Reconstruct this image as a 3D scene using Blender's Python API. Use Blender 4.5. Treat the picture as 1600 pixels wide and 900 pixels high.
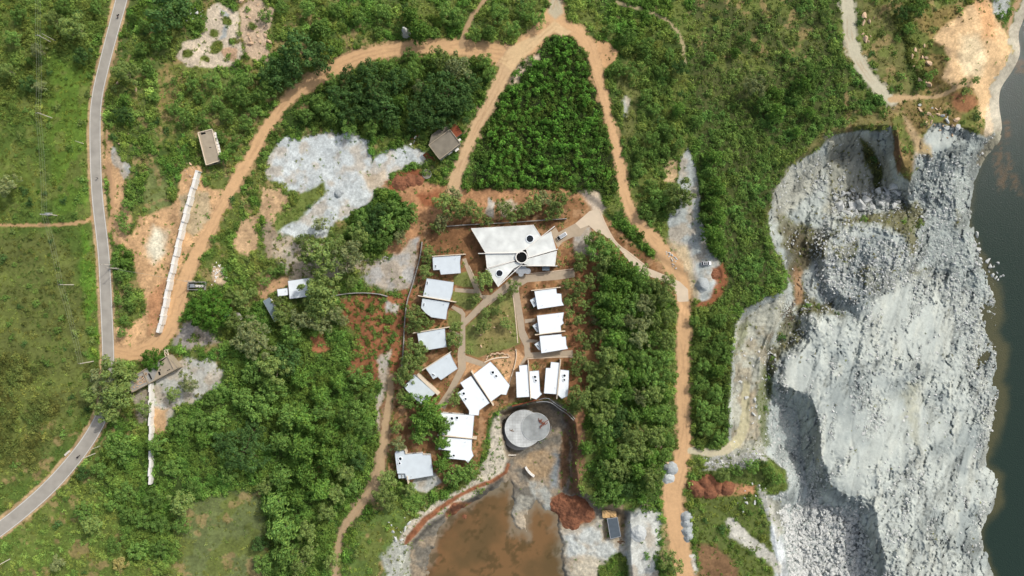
import bpy, math, random
import numpy as np
from mathutils import Vector, Matrix
from mathutils import geometry as mgeo

# ---------------------------------------------------------------- camera, light, exposure
S = bpy.context.scene
for o in list(bpy.data.objects): bpy.data.objects.remove(o)
H = 290.0            # drone height above the campus ground
MPP = 0.27           # metres per photo pixel on the ground
cd = bpy.data.cameras.new('camera'); cam = bpy.data.objects.new('camera', cd)
S.collection.objects.link(cam); S.camera = cam
cam.location = (0, 0, H); cam.rotation_euler = (0, 0, 0)
cd.sensor_width = 36; cd.lens = 36*H/(1600*MPP); cd.clip_start = 1; cd.clip_end = 4000
SUN_EL = math.radians(43)
sd = Vector((0.72, 0.66, 0)).normalized()          # horizontal direction towards the sun (photo: up and right)
sv = Vector((sd.x*math.cos(SUN_EL), sd.y*math.cos(SUN_EL), math.sin(SUN_EL)))
w = bpy.data.worlds.new("World"); S.world = w; w.use_nodes = True
nt = w.node_tree; nt.nodes.clear()
sky = nt.nodes.new('ShaderNodeTexSky'); sky.sky_type = 'NISHITA'; sky.sun_disc = False
sky.sun_elevation = SUN_EL; sky.sun_rotation = math.atan2(sd.x, sd.y); sky.dust_density = 4.0; sky.air_density = 1.0; sky.ozone_density = .4
bg = nt.nodes.new('ShaderNodeBackground'); bg.inputs[1].default_value = 0.15
wo = nt.nodes.new('ShaderNodeOutputWorld'); hs_ = nt.nodes.new('ShaderNodeHueSaturation'); hs_.inputs['Saturation'].default_value = .68; nt.links.new(sky.outputs[0], hs_.inputs['Color']); nt.links.new(hs_.outputs[0], bg.inputs[0]); nt.links.new(bg.outputs[0], wo.inputs[0])
ld = bpy.data.lights.new('sun', 'SUN'); ld.energy = 2.45; ld.angle = math.radians(2.0); ld.color = (1, .965, .91)
sun = bpy.data.objects.new('sun', ld); S.collection.objects.link(sun)
sun.rotation_euler = sv.to_track_quat('Z', 'Y').to_euler(); sun.location = (200, 200, 300)
S.view_settings.view_transform = 'Standard'; S.view_settings.look = 'None'
S.view_settings.exposure = 0.0; S.view_settings.gamma = 1.0; S.view_settings.use_curve_mapping = False
S.render.engine = 'CYCLES'
S.cycles.max_bounces = 6; S.cycles.diffuse_bounces = 3; S.cycles.transmission_bounces = 2; S.cycles.glossy_bounces = 2

C = S.collection
rng = np.random.default_rng(7); random.seed(7)

# ---------------------------------------------------------------- helpers
def W(px, py, z=0.0):
    """world point at height z that lies over photo pixel px,py (photo is 1600x900)"""
    k = MPP*(H-z)/H
    return ((px-800)*k, -(py-450)*k, z)
def lin(c):
    return tuple(((v/255)/12.92 if v/255 <= .04045 else ((v/255+.055)/1.055)**2.4) for v in c)
def tag(o, label=None, cat=None, group=None, kind=None):
    if label: o['label'] = label
    if cat: o['category'] = cat
    if group: o['group'] = group
    if kind: o['kind'] = kind
    return o
def empty(name, loc, rz=0.0):
    o = bpy.data.objects.new(name, None); C.objects.link(o); o.location = loc; o.rotation_euler.z = rz
    o.empty_display_size = .5
    return o
def npmesh(name, V, F, mat=None, smooth=False, col=None):
    """F: int array (n,3) or (n,4)"""
    V = np.asarray(V, dtype=np.float32); F = np.asarray(F, dtype=np.int32)
    me = bpy.data.meshes.new(name); n, k = F.shape
    me.vertices.add(len(V)); me.vertices.foreach_set('co', V.ravel())
    me.loops.add(n*k); me.loops.foreach_set('vertex_index', F.ravel())
    me.polygons.add(n); me.polygons.foreach_set('loop_start', np.arange(0, n*k, k, dtype=np.int32))
    me.polygons.foreach_set('loop_total', np.full(n, k, dtype=np.int32))
    me.polygons.foreach_set('use_smooth', np.full(n, smooth, dtype=bool))
    me.update(calc_edges=True)
    if col is not None:
        a = me.color_attributes.new('col', 'FLOAT_COLOR', 'POINT')
        a.data.foreach_set('color', np.concatenate([col, np.ones((len(col), 1))], 1).astype(np.float32).ravel())
    if mat: me.materials.append(mat)
    return me
def link(me, name, parent=None, loc=None):
    o = bpy.data.objects.new(name, me); C.objects.link(o)
    if parent: o.parent = parent
    if loc is not None: o.location = loc
    return o
class MB:
    """collects simple solids into one mesh"""
    def __init__(s): s.v = []; s.f = []
    def add(s, vs, fs):
        b = len(s.v); s.v += [tuple(v) for v in vs]; s.f += [tuple(i+b for i in f) for f in fs]; return s
    def box(s, c, size, rz=0.0, taper=1.0):
        hx, hy, hz = size[0]/2, size[1]/2, size[2]/2; ca, sa = math.cos(rz), math.sin(rz); vs = []
        for z, t in ((-hz, 1), (hz, taper)):
            for x, y in ((-hx, -hy), (hx, -hy), (hx, hy), (-hx, hy)):
                x *= t; y *= t
                vs.append((c[0]+x*ca-y*sa, c[1]+x*sa+y*ca, c[2]+z))
        return s.add(vs, [(3,2,1,0), (4,5,6,7), (0,1,5,4), (1,2,6,5), (2,3,7,6), (3,0,4,7)])
    def prism(s, pts, z0, z1, zs=None):
        n = len(pts)
        a = sum(pts[i][0]*pts[(i+1)%n][1]-pts[(i+1)%n][0]*pts[i][1] for i in range(n))
        if a < 0: pts = pts[::-1]; zs = zs[::-1] if zs else None
        top = [(p[0], p[1], (zs[i] if zs else z1)) for i, p in enumerate(pts)]
        bot = [(p[0], p[1], (z0 if not zs or z0 is not None else zs[i])) for i, p in enumerate(pts)]
        return s.add(bot+top, [tuple(range(n-1, -1, -1)), tuple(range(n, 2*n))]+[(i, (i+1) % n, n+(i+1) % n, n+i) for i in range(n)])
    def bar(s, a, b, w, h=None):
        a = Vector(a); b = Vector(b); h = h or w; d = (b-a).normalized()
        up = Vector((0,0,1)) if abs(d.z) < .95 else Vector((1,0,0))
        x = d.cross(up).normalized()*w/2; y = x.cross(d).normalized()*h/2
        vs = [a-x-y, a+x-y, a+x+y, a-x+y, b-x-y, b+x-y, b+x+y, b-x+y]
        return s.add(vs, [(0,1,2,3), (7,6,5,4), (1,0,4,5), (2,1,5,6), (3,2,6,7), (0,3,7,4)])
    def cyl(s, c, r, z0, z1, n=24, r2=None, hole=None):
        r2 = r if r2 is None else r2
        vs = []
        for z, rr in ((z0, r), (z1, r2)):
            vs += [(c[0]+rr*math.cos(2*math.pi*i/n), c[1]+rr*math.sin(2*math.pi*i/n), z) for i in range(n)]
        fs = [(i, (i+1) % n, n+(i+1) % n, n+i) for i in range(n)]
        if hole:
            for z, rr in ((z0, hole), (z1, hole)):
                vs += [(c[0]+rr*math.cos(2*math.pi*i/n), c[1]+rr*math.sin(2*math.pi*i/n), z) for i in range(n)]
            fs += [(2*n+(i+1) % n, 2*n+i, 3*n+i, 3*n+(i+1) % n) for i in range(n)]
            fs += [(n+i, n+(i+1) % n, 3*n+(i+1) % n, 3*n+i) for i in range(n)]
        else: fs += [tuple(range(n-1, -1, -1)), tuple(range(n, 2*n))]
        return s.add(vs, fs)
    def tube(s, pts, rad, n=7):
        rs = rad if isinstance(rad, (list, tuple)) else [rad]*len(pts)
        P = [Vector(p) for p in pts]; vs = []
        for i, p in enumerate(P):
            d = (P[min(i+1, len(P)-1)]-P[max(i-1, 0)]).normalized()
            up = Vector((0,0,1)) if abs(d.z) < .9 else Vector((1,0,0))
            x = d.cross(up).normalized(); y = d.cross(x).normalized()
            vs += [p+(x*math.cos(2*math.pi*j/n)+y*math.sin(2*math.pi*j/n))*rs[i] for j in range(n)]
        fs = [(i*n+j, i*n+(j+1) % n, (i+1)*n+(j+1) % n, (i+1)*n+j) for i in range(len(P)-1) for j in range(n)]
        fs += [tuple(range(n-1, -1, -1)), tuple(range((len(P)-1)*n, len(P)*n))]
        return s.add(vs, fs)
    def build(s, name, mat, parent=None, smooth=False, bevel=0):
        me = bpy.data.meshes.new(name); me.from_pydata(s.v, [], s.f)
        if mat: me.materials.append(mat)
        if smooth:
            for p in me.polygons: p.use_smooth = True
        me.update()
        o = link(me, name)
        if parent:
            o.parent = parent
            o.matrix_parent_inverse = parent.matrix_basis.inverted()
        if bevel:
            m = o.modifiers.new('bevel', 'BEVEL'); m.width = bevel; m.segments = 2; m.limit_method = 'ANGLE'
        return o

# ---- numpy noise
class VN:
    def __init__(s, seed): s.t = np.random.default_rng(seed).random((256, 256)).astype(np.float32)
    def __call__(s, x, y):
        xi = np.floor(x).astype(np.int64); yi = np.floor(y).astype(np.int64)
        fx = (x-xi).astype(np.float32); fy = (y-yi).astype(np.float32)
        fx = fx*fx*(3-2*fx); fy = fy*fy*(3-2*fy)
        a = s.t[xi & 255, yi & 255]; b = s.t[(xi+1) & 255, yi & 255]
        c = s.t[xi & 255, (yi+1) & 255]; d = s.t[(xi+1) & 255, (yi+1) & 255]
        return (a*(1-fx)+b*fx)*(1-fy)+(c*(1-fx)+d*fx)*fy
def fbm(seed, x, y, scale, octs=4, gain=.5):
    r = 0; amp = 1; tot = 0
    for i in range(octs):
        k = 2**i/scale; a = .6*i+seed
        ca, sa = math.cos(a), math.sin(a)
        r = r+amp*VN(seed*31+i)((x*ca-y*sa)*k+17.3*i+900, (x*sa+y*ca)*k+5.1*i+900); tot += amp; amp *= gain
    return r/tot            # 0..1, mean .5
def ss(x, a, b):
    t = np.clip((x-a)/(b-a), 0, 1); return t*t*(3-2*t)
def sdpoly(X, Y, poly, margin=40):
    """signed distance (positive inside) in pixels, -margin where far"""
    P = np.asarray(poly, float); out = np.full(X.shape, -float(margin), np.float32)
    m = (X > P[:,0].min()-margin) & (X < P[:,0].max()+margin) & (Y > P[:,1].min()-margin) & (Y < P[:,1].max()+margin)
    x = X[m]; y = Y[m]
    if x.size == 0: return out
    d = np.full(x.shape, 1e9); ins = np.zeros(x.shape, bool); n = len(P)
    for i in range(n):
        ax, ay = P[i]; bx, by = P[(i+1) % n]; ex, ey = bx-ax, by-ay
        t = np.clip(((x-ax)*ex+(y-ay)*ey)/max(ex*ex+ey*ey, 1e-9), 0, 1)
        d = np.minimum(d, (x-ax-t*ex)**2+(y-ay-t*ey)**2)
        c = ((ay > y) != (by > y))
        if ey != 0: ins ^= c & (x < ex*(y-ay)/ey+ax)
    d = np.sqrt(d); out[m] = np.clip(np.where(ins, d, -d), -margin, 1e9); return out
def sdline(X, Y, pts, margin=40):
    """pts (x,y,width): positive inside the band"""
    P = np.asarray(pts, float); out = np.full(X.shape, -float(margin), np.float32)
    m = (X > P[:,0].min()-margin) & (X < P[:,0].max()+margin) & (Y > P[:,1].min()-margin) & (Y < P[:,1].max()+margin)
    x = X[m]; y = Y[m]
    if x.size == 0: return out
    d = np.full(x.shape, -1e9)
    for i in range(len(P)-1):
        ax, ay, aw = P[i]; bx, by, bw = P[i+1]; ex, ey = bx-ax, by-ay
        t = np.clip(((x-ax)*ex+(y-ay)*ey)/max(ex*ex+ey*ey, 1e-9), 0, 1)
        d = np.maximum(d, (aw+(bw-aw)*t)/2-np.hypot(x-ax-t*ex, y-ay-t*ey))
    out[m] = np.clip(d, -margin, 1e9); return out
def spline(pts, step=6.0):
    """Catmull-Rom through pts (any dimension)"""
    P = np.asarray(pts, float); P = np.vstack([2*P[0]-P[1], P, 2*P[-1]-P[-2]]); out = []
    for i in range(1, len(P)-2):
        n = max(2, int(np.hypot(*(P[i+1]-P[i])[:2])/step))
        for t in np.arange(n)/n:
            out.append(.5*((2*P[i])+(-P[i-1]+P[i+1])*t+(2*P[i-1]-5*P[i]+4*P[i+1]-P[i+2])*t*t+(-P[i-1]+3*P[i]-3*P[i+1]+P[i+2])*t**3))
    out.append(P[-2]); return np.array(out)

# ---------------------------------------------------------------- materials
M = {}
def mat(name, base, rough=.85, n=None, bump=0, bscale=1.0, spec=.3, metal=0, var=.12, vscale=1.0):
    m = bpy.data.materials.new(name); m.use_nodes = True; nt = m.node_tree; b = nt.nodes['Principled BSDF']
    b.inputs['Roughness'].default_value = rough; b.inputs['Specular IOR Level'].default_value = spec; b.inputs['Metallic'].default_value = metal
    tc = nt.nodes.new('ShaderNodeNewGeometry')
    no = nt.nodes.new('ShaderNodeTexNoise'); no.inputs['Scale'].default_value = vscale; no.inputs['Detail'].default_value = 5
    nt.links.new(tc.outputs['Position'], no.inputs['Vector'])
    mx = nt.nodes.new('ShaderNodeMix'); mx.data_type = 'RGBA'
    c = lin(base)
    mx.inputs['A'].default_value = tuple(v*(1-var*1.6) for v in c)+(1,); mx.inputs['B'].default_value = tuple(min(1, v*(1+var*1.6)) for v in c)+(1,)
    nt.links.new(no.outputs['Fac'], mx.inputs['Factor']); nt.links.new(mx.outputs['Result'], b.inputs['Base Color'])
    if bump:
        n2 = nt.nodes.new('ShaderNodeTexNoise'); n2.inputs['Scale'].default_value = bscale; n2.inputs['Detail'].default_value = 4
        nt.links.new(tc.outputs['Position'], n2.inputs['Vector'])
        bp = nt.nodes.new('ShaderNodeBump'); bp.inputs['Strength'].default_value = .8; bp.inputs['Distance'].default_value = bump
        nt.links.new(n2.outputs['Fac'], bp.inputs['Height']); nt.links.new(bp.outputs['Normal'], b.inputs['Normal'])
    M[name] = m; return m
mat('asphalt', (158,153,143), .9, bump=.02, bscale=8, var=.2, vscale=.25)
mat('road_paint', (215,213,205), .7, var=.15, vscale=2)
mat('paving', (172,156,134), .9, bump=.03, bscale=4, var=.10, vscale=.7)
mat('drive_concrete', (205,188,164), .9, var=.10, vscale=.3)
mat('kerb', (205,185,160), .9)
mat('concrete_roof', (212,215,210), .8, var=.28, vscale=.22, bump=.03, bscale=3)
mat('weathered_concrete', (188,191,188), .9, var=.38, vscale=.3, bump=.04, bscale=2)
mat('white_render', (225,222,214), .8, var=.05)
mat('cream_render', (214,198,174), .85, var=.08)
mat('old_concrete', (160,148,128), .95, var=.16, vscale=.5, bump=.03, bscale=3)
mat('dark_concrete', (125,118,104), .95, var=.25, vscale=.35, bump=.03, bscale=3)
mat('grey_concrete', (150,148,142), .95, var=.15, vscale=.6)
mat('glass_dark', (28,34,38), .15, spec=.6, var=.1)
mat('void_dark', (12,13,12), .95, var=.1)
mat('grey_glass', (92,104,112), .25, spec=.6, var=.1)
mat('window_glass', (45,55,60), .12, spec=.7, var=.1)
mat('galv', (168,172,174), .45, metal=.5, var=.08)
mat('white_paint', (235,237,238), .3, spec=.5, var=.02)
mat('tyre', (22,22,22), .9)
mat('rim', (150,150,152), .4, metal=.7)
mat('lamp_red', (150,20,15), .3); mat('lamp_white', (230,230,225), .2)
mat('wood', (120,90,62), .9, var=.2, vscale=2)
mat('bark', (92,76,60), .95, var=.25, vscale=3)
mat('pale_bark', (150,138,118), .95, var=.2, vscale=3)
mat('rust', (130,72,48), .9, var=.3, vscale=1.5)
mat('tarp_blue', (118,135,150), .5, var=.12, vscale=1)
mat('tarp_tan', (200,165,115), .8, var=.12, vscale=1)
mat('sheet_grey', (82,92,100), .5, var=.2, vscale=.8)
mat('sheet_blue', (120,134,140), .5, var=.12, vscale=.6)
mat('pole_concrete', (205,198,184), .8, var=.08)
mat('wire', (150,155,140), .6)
mat('gravel_heap', (160,166,166), .95, var=.25, vscale=2.2, bump=.15, bscale=3)
mat('pale_heap', (186,190,188), .95, var=.2, vscale=2.2, bump=.15, bscale=3)
mat('red_heap', (130,86,62), .95, var=.35, vscale=.9, bump=.6, bscale=1.1)
mat('boulder_grey', (192,194,190), .95, var=.22, vscale=1.2, bump=.12, bscale=2)
mat('boulder_tan', (196,168,138), .95, var=.22, vscale=1.2, bump=.12, bscale=2)
mat('cloth_dark', (30,32,40), .9); mat('cloth_light', (190,190,190), .9); mat('skin', (120,80,60), .6); mat('bike_black', (25,25,28), .35)
def seam_roof(name, base, w=.45):
    m = mat(name, base, .45, spec=.4, var=.07, vscale=.45); nt = m.node_tree; b = nt.nodes['Principled BSDF']
    tc = nt.nodes.new('ShaderNodeTexCoord'); mp = nt.nodes.new('ShaderNodeMapping'); mp.inputs['Rotation'].default_value = (0,0,.1)
    wv = nt.nodes.new('ShaderNodeTexWave'); wv.inputs['Scale'].default_value = 1.1; wv.wave_profile = 'SIN'
    nt.links.new(tc.outputs['Object'], mp.inputs['Vector']); nt.links.new(mp.outputs[0], wv.inputs['Vector'])
    bp = nt.nodes.new('ShaderNodeBump'); bp.inputs['Distance'].default_value = .02; bp.inputs['Strength'].default_value = .5
    nt.links.new(wv.outputs['Fac'], bp.inputs['Height']); nt.links.new(bp.outputs['Normal'], b.inputs['Normal']); return m
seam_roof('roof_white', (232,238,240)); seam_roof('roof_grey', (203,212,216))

def leaf_mat(name, base, transl=.3, var=.24):
    m = bpy.data.materials.new(name); m.use_nodes = True; nt = m.node_tree; nt.nodes.clear()
    out = nt.nodes.new('ShaderNodeOutputMaterial')
    at = nt.nodes.new('ShaderNodeAttribute'); at.attribute_name = 'col'
    ti = nt.nodes.new('ShaderNodeAttribute'); ti.attribute_type = 'INSTANCER'; ti.attribute_name = 'tint'
    oi = nt.nodes.new('ShaderNodeObjectInfo')
    mr = nt.nodes.new('ShaderNodeMapRange'); mr.inputs['To Min'].default_value = 1-var; mr.inputs['To Max'].default_value = 1+var
    nt.links.new(oi.outputs['Random'], mr.inputs['Value'])
    v1 = nt.nodes.new('ShaderNodeVectorMath'); v1.operation = 'MULTIPLY'
    if base is None: nt.links.new(ti.outputs['Vector'], v1.inputs[1])
    else: v1.inputs[1].default_value = tuple(1.72*q for q in lin(base))
    nt.links.new(at.outputs['Vector'], v1.inputs[0])
    v2 = nt.nodes.new('ShaderNodeVectorMath'); v2.operation = 'SCALE'
    nt.links.new(v1.outputs[0], v2.inputs[0]); nt.links.new(mr.outputs[0], v2.inputs['Scale'])
    d = nt.nodes.new('ShaderNodeBsdfDiffuse'); t = nt.nodes.new('ShaderNodeBsdfTranslucent'); mx = nt.nodes.new('ShaderNodeMixShader'); mx.inputs[0].default_value = transl
    nt.links.new(v2.outputs[0], d.inputs[0]); nt.links.new(v2.outputs[0], t.inputs[0])
    nt.links.new(d.outputs[0], mx.inputs[1]); nt.links.new(t.outputs[0], mx.inputs[2]); nt.links.new(mx.outputs[0], out.inputs[0])
    M[name] = m; return m
leaf_mat('leaf_scatter', None)
leaf_mat('leaf_dark', (66,90,50)); leaf_mat('leaf_mid', (92,118,60)); leaf_mat('leaf_bright', (88,116,54)); leaf_mat('leaf_lush', (66,96,38), var=.05)
leaf_mat('leaf_olive', (104,120,68)); leaf_mat('leaf_greyolive', (112,120,82)); leaf_mat('leaf_flower', (138,130,84))
leaf_mat('leaf_sapling', (86,124,52)); leaf_mat('leaf_garden', (122,140,80))

# ---------------------------------------------------------------- terrain (pixel-parametrised grid, real heights)
def axis(lo, hi, step, pad):
    a = np.arange(lo, hi+step, step); L = []; x = lo; s = step*1.6
    while x > lo-pad: x -= s; L.append(x); s *= 1.22
    R = []; x = a[-1]; s = step*1.6
    while x < hi+pad: x += s; R.append(x); s *= 1.22
    return np.concatenate([L[::-1], a, R])
gx = axis(-70, 1670, 1.5, 2200); gy = axis(-70, 970, 1.5, 2200)
GX, GY = np.meshgrid(gx, gy)
n1 = fbm(1, GX, GY, 26, 4)-.5; n2 = fbm(2, GX, GY, 26, 4)-.5; n3 = fbm(3, GX, GY, 5, 2)-.5; n4 = fbm(4, GX, GY, 5, 2)-.5
WX = GX+n1*30+n3*6; WY = GY+n2*30+n4*6           # strongly ragged outlines
VX = GX+n1*3+n3*1.6; VY = GY+n2*3+n4*1.6             # gently ragged (tracks)

ROAD = [(215,-90,19),(196,-30,19),(189.5,0,19),(176,50,18),(163,100,17.5),(152,150,17.5),(148.5,200,18),(151.5,300,18),(162,400,18.5),(167,500,19),(169,553,19),(169,600,19),(162,638,19),(152,664,20),(125,706,21),(81,757,22),(30,803,22),(-25,845,22),(-90,895,22)]
TRACKS = {
 'upper': [(870,-80,18),(868,-20,17),(868,5,19),(866,26,30),(845,50,26),(820,74,28),(790,86,32),(760,79,22),(720,74,20),(670,73,17),(620,77,17),(570,87,19),(520,108,20),(480,132,18),(445,162,15),(415,203,15),(395,240,14),(370,280,15),(345,325,15),(322,368,15),(300,410,17),(285,450,22),(272,490,24),(258,520,26),(238,543,24),(205,553,20),(178,548,16)],
 'middle': [(800,88,24),(778,135,17),(755,180,16),(740,210,14),(725,245,13),(713,272,16),(710,296,22)],
 'right': [(870,34,24),(885,40,20),(905,52,17),(922,75,16),(933,110,14),(943,150,12),(953,190,11),(963,230,11),(970,270,12),(978,310,14),(995,345,15),(1020,372,17),(1042,400,22),(1055,425,26),(1066,452,24),(1070,480,18),(1068,530,17),(1067,580,17),(1068,640,18),(1069,690,20),(1062,735,24),(1050,775,28),(1058,820,30),(1064,870,26),(1075,920,22),(1085,990,22)],
 'spur': [(722,72,9),(726,50,7),(738,25,6),(757,0,6),(770,-30,6)],
 'foot_left': [(150,338,8),(138,344,6),(115,350,4),(60,352,4),(-80,350,4)],
 'far_top': [(965,4,5),(1020,20,5),(1048,38,4),(1066,60,4),(1070,100,3)],
 'quarry_top': [(1320,-80,16),(1323,-20,16),(1326,20,17),(1329,60,18),(1343,98,16),(1368,132,15),(1392,158,14)],
 'quarry_side': [(1392,156,10),(1430,152,5),(1470,150,5),(1500,135,6)],
 'bottom_left': [(612,590,8),(606,640,9),(597,700,12),(587,760,16),(562,788,12),(538,825,10),(524,868,9),(522,930,9),(520,990,9)],
 'ledge': [(1080,704,10),(1120,706,12),(1148,694,14),(1162,665,14),(1166,600,10)],
 'left_side': [(170,260,6),(176,300,6),(172,360,4)],
}
def P(s): return [tuple(float(v) for v in q.split(',')) for q in s.split()]
SHORE = P("1620,-4000 1605,-90 1600,0 1590,17 1577,47 1575,63 1585,80 1567,110 1549,133 1547,157 1555,210 1538,228 1530,248 1515,280 1509,320 1514,360 1533,410 1558,453 1562,490 1549,520 1565,547 1565,570 1555,598 1570,608 1566,622 1558,667 1547,690 1538,727 1558,743 1557,787 1533,813 1528,840 1537,873 1550,905 1565,990 1565,5000")
lake_s = -sdpoly(GX+n3*5, GY+n4*5, SHORE+[(900,5000),(900,-4000)], 90)       # positive in the lake
lake_s = np.where(GX < 1400, -90, lake_s)
QUARRY = P("1392,196 1370,204 1345,203 1300,214 1270,240 1235,262 1210,298 1200,335 1205,372 1216,402 1232,430 1229,453 1200,463 1165,480 1150,500 1145,540 1140,600 1139,660 1138,690 1150,712 1180,700 1200,715 1226,735 1226,765 1203,775 1210,795 1225,850 1232,900 1235,1000 1640,1000 1640,200 1556,208 1540,214 1500,200 1460,190 1437,225 1432,262 1420,285 1409,276 1397,240")
WHITE = P("1262,490 1290,487 1320,505 1345,500 1400,430 1440,400 1452,330 1436,290 1424,225 1440,180 1560,180 1700,200 1700,1000 1400,1000 1382,905 1362,860 1355,800 1335,790 1308,782 1285,765 1270,720 1268,680 1262,640 1250,628 1215,618 1203,600 1203,560 1240,540 1256,520")
NFLOOR = P("1300,225 1345,213 1370,225 1385,270 1405,290 1430,300 1425,345 1380,345 1330,345 1290,335 1240,380 1225,370 1220,330 1240,290 1275,250")
CHUTE = P("1440,235 1550,225 1530,300 1520,340 1545,430 1530,470 1440,430 1428,340 1425,290")
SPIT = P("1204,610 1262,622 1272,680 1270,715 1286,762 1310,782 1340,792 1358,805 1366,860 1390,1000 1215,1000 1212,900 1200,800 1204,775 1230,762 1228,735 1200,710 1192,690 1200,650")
PIT = P("778,645 800,634 830,628 862,626 885,640 900,662 903,690 900,730 905,765 925,775 935,790 985,800 990,1000 618,1000 622,905 640,850 660,822 700,795 745,775 780,745 792,715 783,680")
POND = P("800,752 776,763 750,778 728,795 700,812 680,835 668,860 652,900 640,1000 885,1000 884,900 880,868 874,830 868,808 850,792 838,778 826,800 822,835 806,832 801,800 797,775")
CAMPUS = P("655,345 740,340 905,305 945,335 1000,390 1080,440 1075,480 1050,460 990,420 940,400 940,560 905,625 880,625 800,630 770,645 745,735 690,765 605,745 612,640 628,545 645,440")
FLAT = sdpoly(GX, GY, CAMPUS, 60)
rd = sdline(GX, GY, ROAD, 60)
tr = {k: sdline(VX, VY, spline(v, 12) if k != 'x' else v, 60) for k, v in TRACKS.items()}
alltr = np.maximum.reduce(list(tr.values()))
flat = np.clip(ss(FLAT, -14, 0)+ss(rd, -16, -4), 0, 1)
h = (fbm(11, GX, GY, 230, 3)-.5)*3.0+(fbm(12, GX, GY, 30, 3)-.5)*1.3*ss(-alltr, 0, 14)
h = h*(1-flat)
# quarry heights
ridge = lambda sd_, x, y, sc, o=4: 1-np.abs(2*fbm(sd_, x, y, sc, o)-1)
qs = sdpoly(GX+n1*9+n3*3, GY+n2*9+n4*3, QUARRY, 60)
qm = .7*ss(qs, -1, 9)+.3*ss(qs, 5, 26)
floor_n = -17+2*(fbm(21, GX, GY, 40, 4)-.5)
ledge_z = -6.0
qh = np.full(GX.shape, -13.0)+3*(fbm(22, GX, GY, 45, 4)-.5)
led = ss(sdpoly(GX, GY, P("1230,420 1232,470 1215,520 1195,560 1195,690 1150,730 1080,720 1100,500 1160,440"), 60), -4, 8)
qh = qh*(1-led)+(ledge_z+.8*(fbm(30, GX, GY, 30, 3)-.5))*led
nf = ss(sdpoly(WX*.4+GX*.6, WY*.4+GY*.6, NFLOOR, 60), -4, 20)
qh = qh*(1-nf)+floor_n*nf
# central rubble shoulder
rub = ss(sdpoly(GX+n1*14, GY+n2*14, P("1295,350 1380,335 1440,345 1445,400 1400,440 1340,490 1290,470 1275,430 1265,380"), 60), -6, 22)
qh = qh+rub*5.5
wsd = sdpoly(GX+n1*16+n3*5, GY+n2*16+n4*5, WHITE, 60)+(fbm(29, GX, GY, 18, 3)-.5)*8
wm = .75*ss(wsd, -14, 6)+.25*ss(wsd, 2, 18)
slope = -4.5-16.5*ss(GX-.22*(GY-600), 1262, 1590)-1.5*ss(GY, 860, 480)
nw = ss(GY, 480, 240)
slope = slope*(1-nw)+(-1.5-9.5*ss(GY-(238-.2*(GX-1437)), 0, 48)-8*ss(GX-.25*(GY-240), 1470, 1570))*nw
qh = qh*(1-wm)+slope*wm
pit = ss(sdpoly(GX+n1*8+n3*4, GY+n2*8+n4*4, SPIT, 60), -6, 22)
qh = qh*(1-pit)+(-18+2*(fbm(23, GX, GY, 50, 3)-.5))*pit
g1 = ridge(24, GX+GY*.22, GY*.38, 30, 5); g2 = ridge(25, GX, GY, 9, 3)
smooth_white = wm*ss(fbm(26, GX, GY, 60, 2), .35, .62)
steep = np.hypot(np.gradient(qh, axis=1), np.gradient(qh, axis=0))
steep = ss(steep, .25, 1.2)
qh = qh+(g1-.75)*(3.0-1.6*smooth_white)*(1-.4*steep)+(g2-.7)*(.9-.8*smooth_white)*(1-.5*led)*(1-.4*steep)
h = h*(1-qm)+np.minimum(qh, h+.3)*qm
# raised green spur edge, orange hill
hill = ss(sdpoly(GX, GY, P("1450,60 1500,20 1545,0 1575,60 1560,120 1500,160 1455,150"), 60), -10, 40)
h = h+hill*4
rimh = ss(-np.abs(qs+6), -12, 0)*(GX > 1130)*.5; h = h+rimh*(1-ss(alltr, -8, 0))
w_pit = fbm(98, GX, GY, 6, 3)
# central pit
ps = sdpoly(GX+n1*7+n3*2, GY+n2*7+n4*2, PIT, 60)
pm = ss(ps, -1, 9)
ph = -7.5+1.0*(fbm(27, GX, GY, 30, 4)-.5)+(ridge(28, GX, GY, 7, 3)-.7)*.5
yard = ss(GX, 868, 905)*ss(GY, 770, 800); ph = ph*(1-yard)+(-5.6+.5*n3)*yard
sb = ss(GX, 700, 640)*ss(GY, 780, 830); ph = ph+sb*1.5
po = sdpoly(GX+n1*22+n3*5, GY+n2*22+n4*5, POND, 60)
ph = ph-ss(po, -5, 5)*1.6
h = h*(1-pm)+(ph+(w_pit-.5)*.5*ss(ps, 2, 8)*(po < -2))*pm
# ground falls towards the pit on the yard side
# lake bed
LAKE_Z = -22.0
lk = ss(lake_s, -10, 5)
h = h*(1-lk)+np.minimum(h, LAKE_Z-1.5)*lk
for (cx, cy, r, a) in [(1120,432,11,-1.6)]:
    h = h+a*ss(-np.hypot(GX-cx, (GY-cy)*.6), -r, 0)
h = h+n3*.10*(1-flat)
def blur(a):
    a = np.pad(a, 1, 'edge'); a = (a[:-2]+2*a[1:-1]+a[2:])/4; return (a[:, :-2]+2*a[:, 1:-1]+a[:, 2:])/4
RAD = np.hypot(GX-800, GY-450)/H/1.5
cx0 = np.searchsorted(gx, 1090); cx1 = np.searchsorted(gx, 1680); cy0 = np.searchsorted(gy, -60); cy1 = np.searchsorted(gy, 960)
sl = (slice(cy0, cy1), slice(cx0, cx1)); hs = h[sl].copy(); rs = RAD[sl]
for _ in range(110):                    # nothing in the quarry steeper than broken rock stands
    gr = np.hypot(np.gradient(hs, axis=1), np.gradient(hs, axis=0))*rs; gr = np.maximum(gr, blur(blur(gr)))
    m_ = ss(gr, .42, .62); hs = hs*(1-m_)+blur(hs)*m_
h[sl] = hs
steep = ss(np.hypot(np.gradient(h, axis=1), np.gradient(h, axis=0))*RAD, .12, .38)*(GX > 1090)*(qs > -8)
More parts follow.
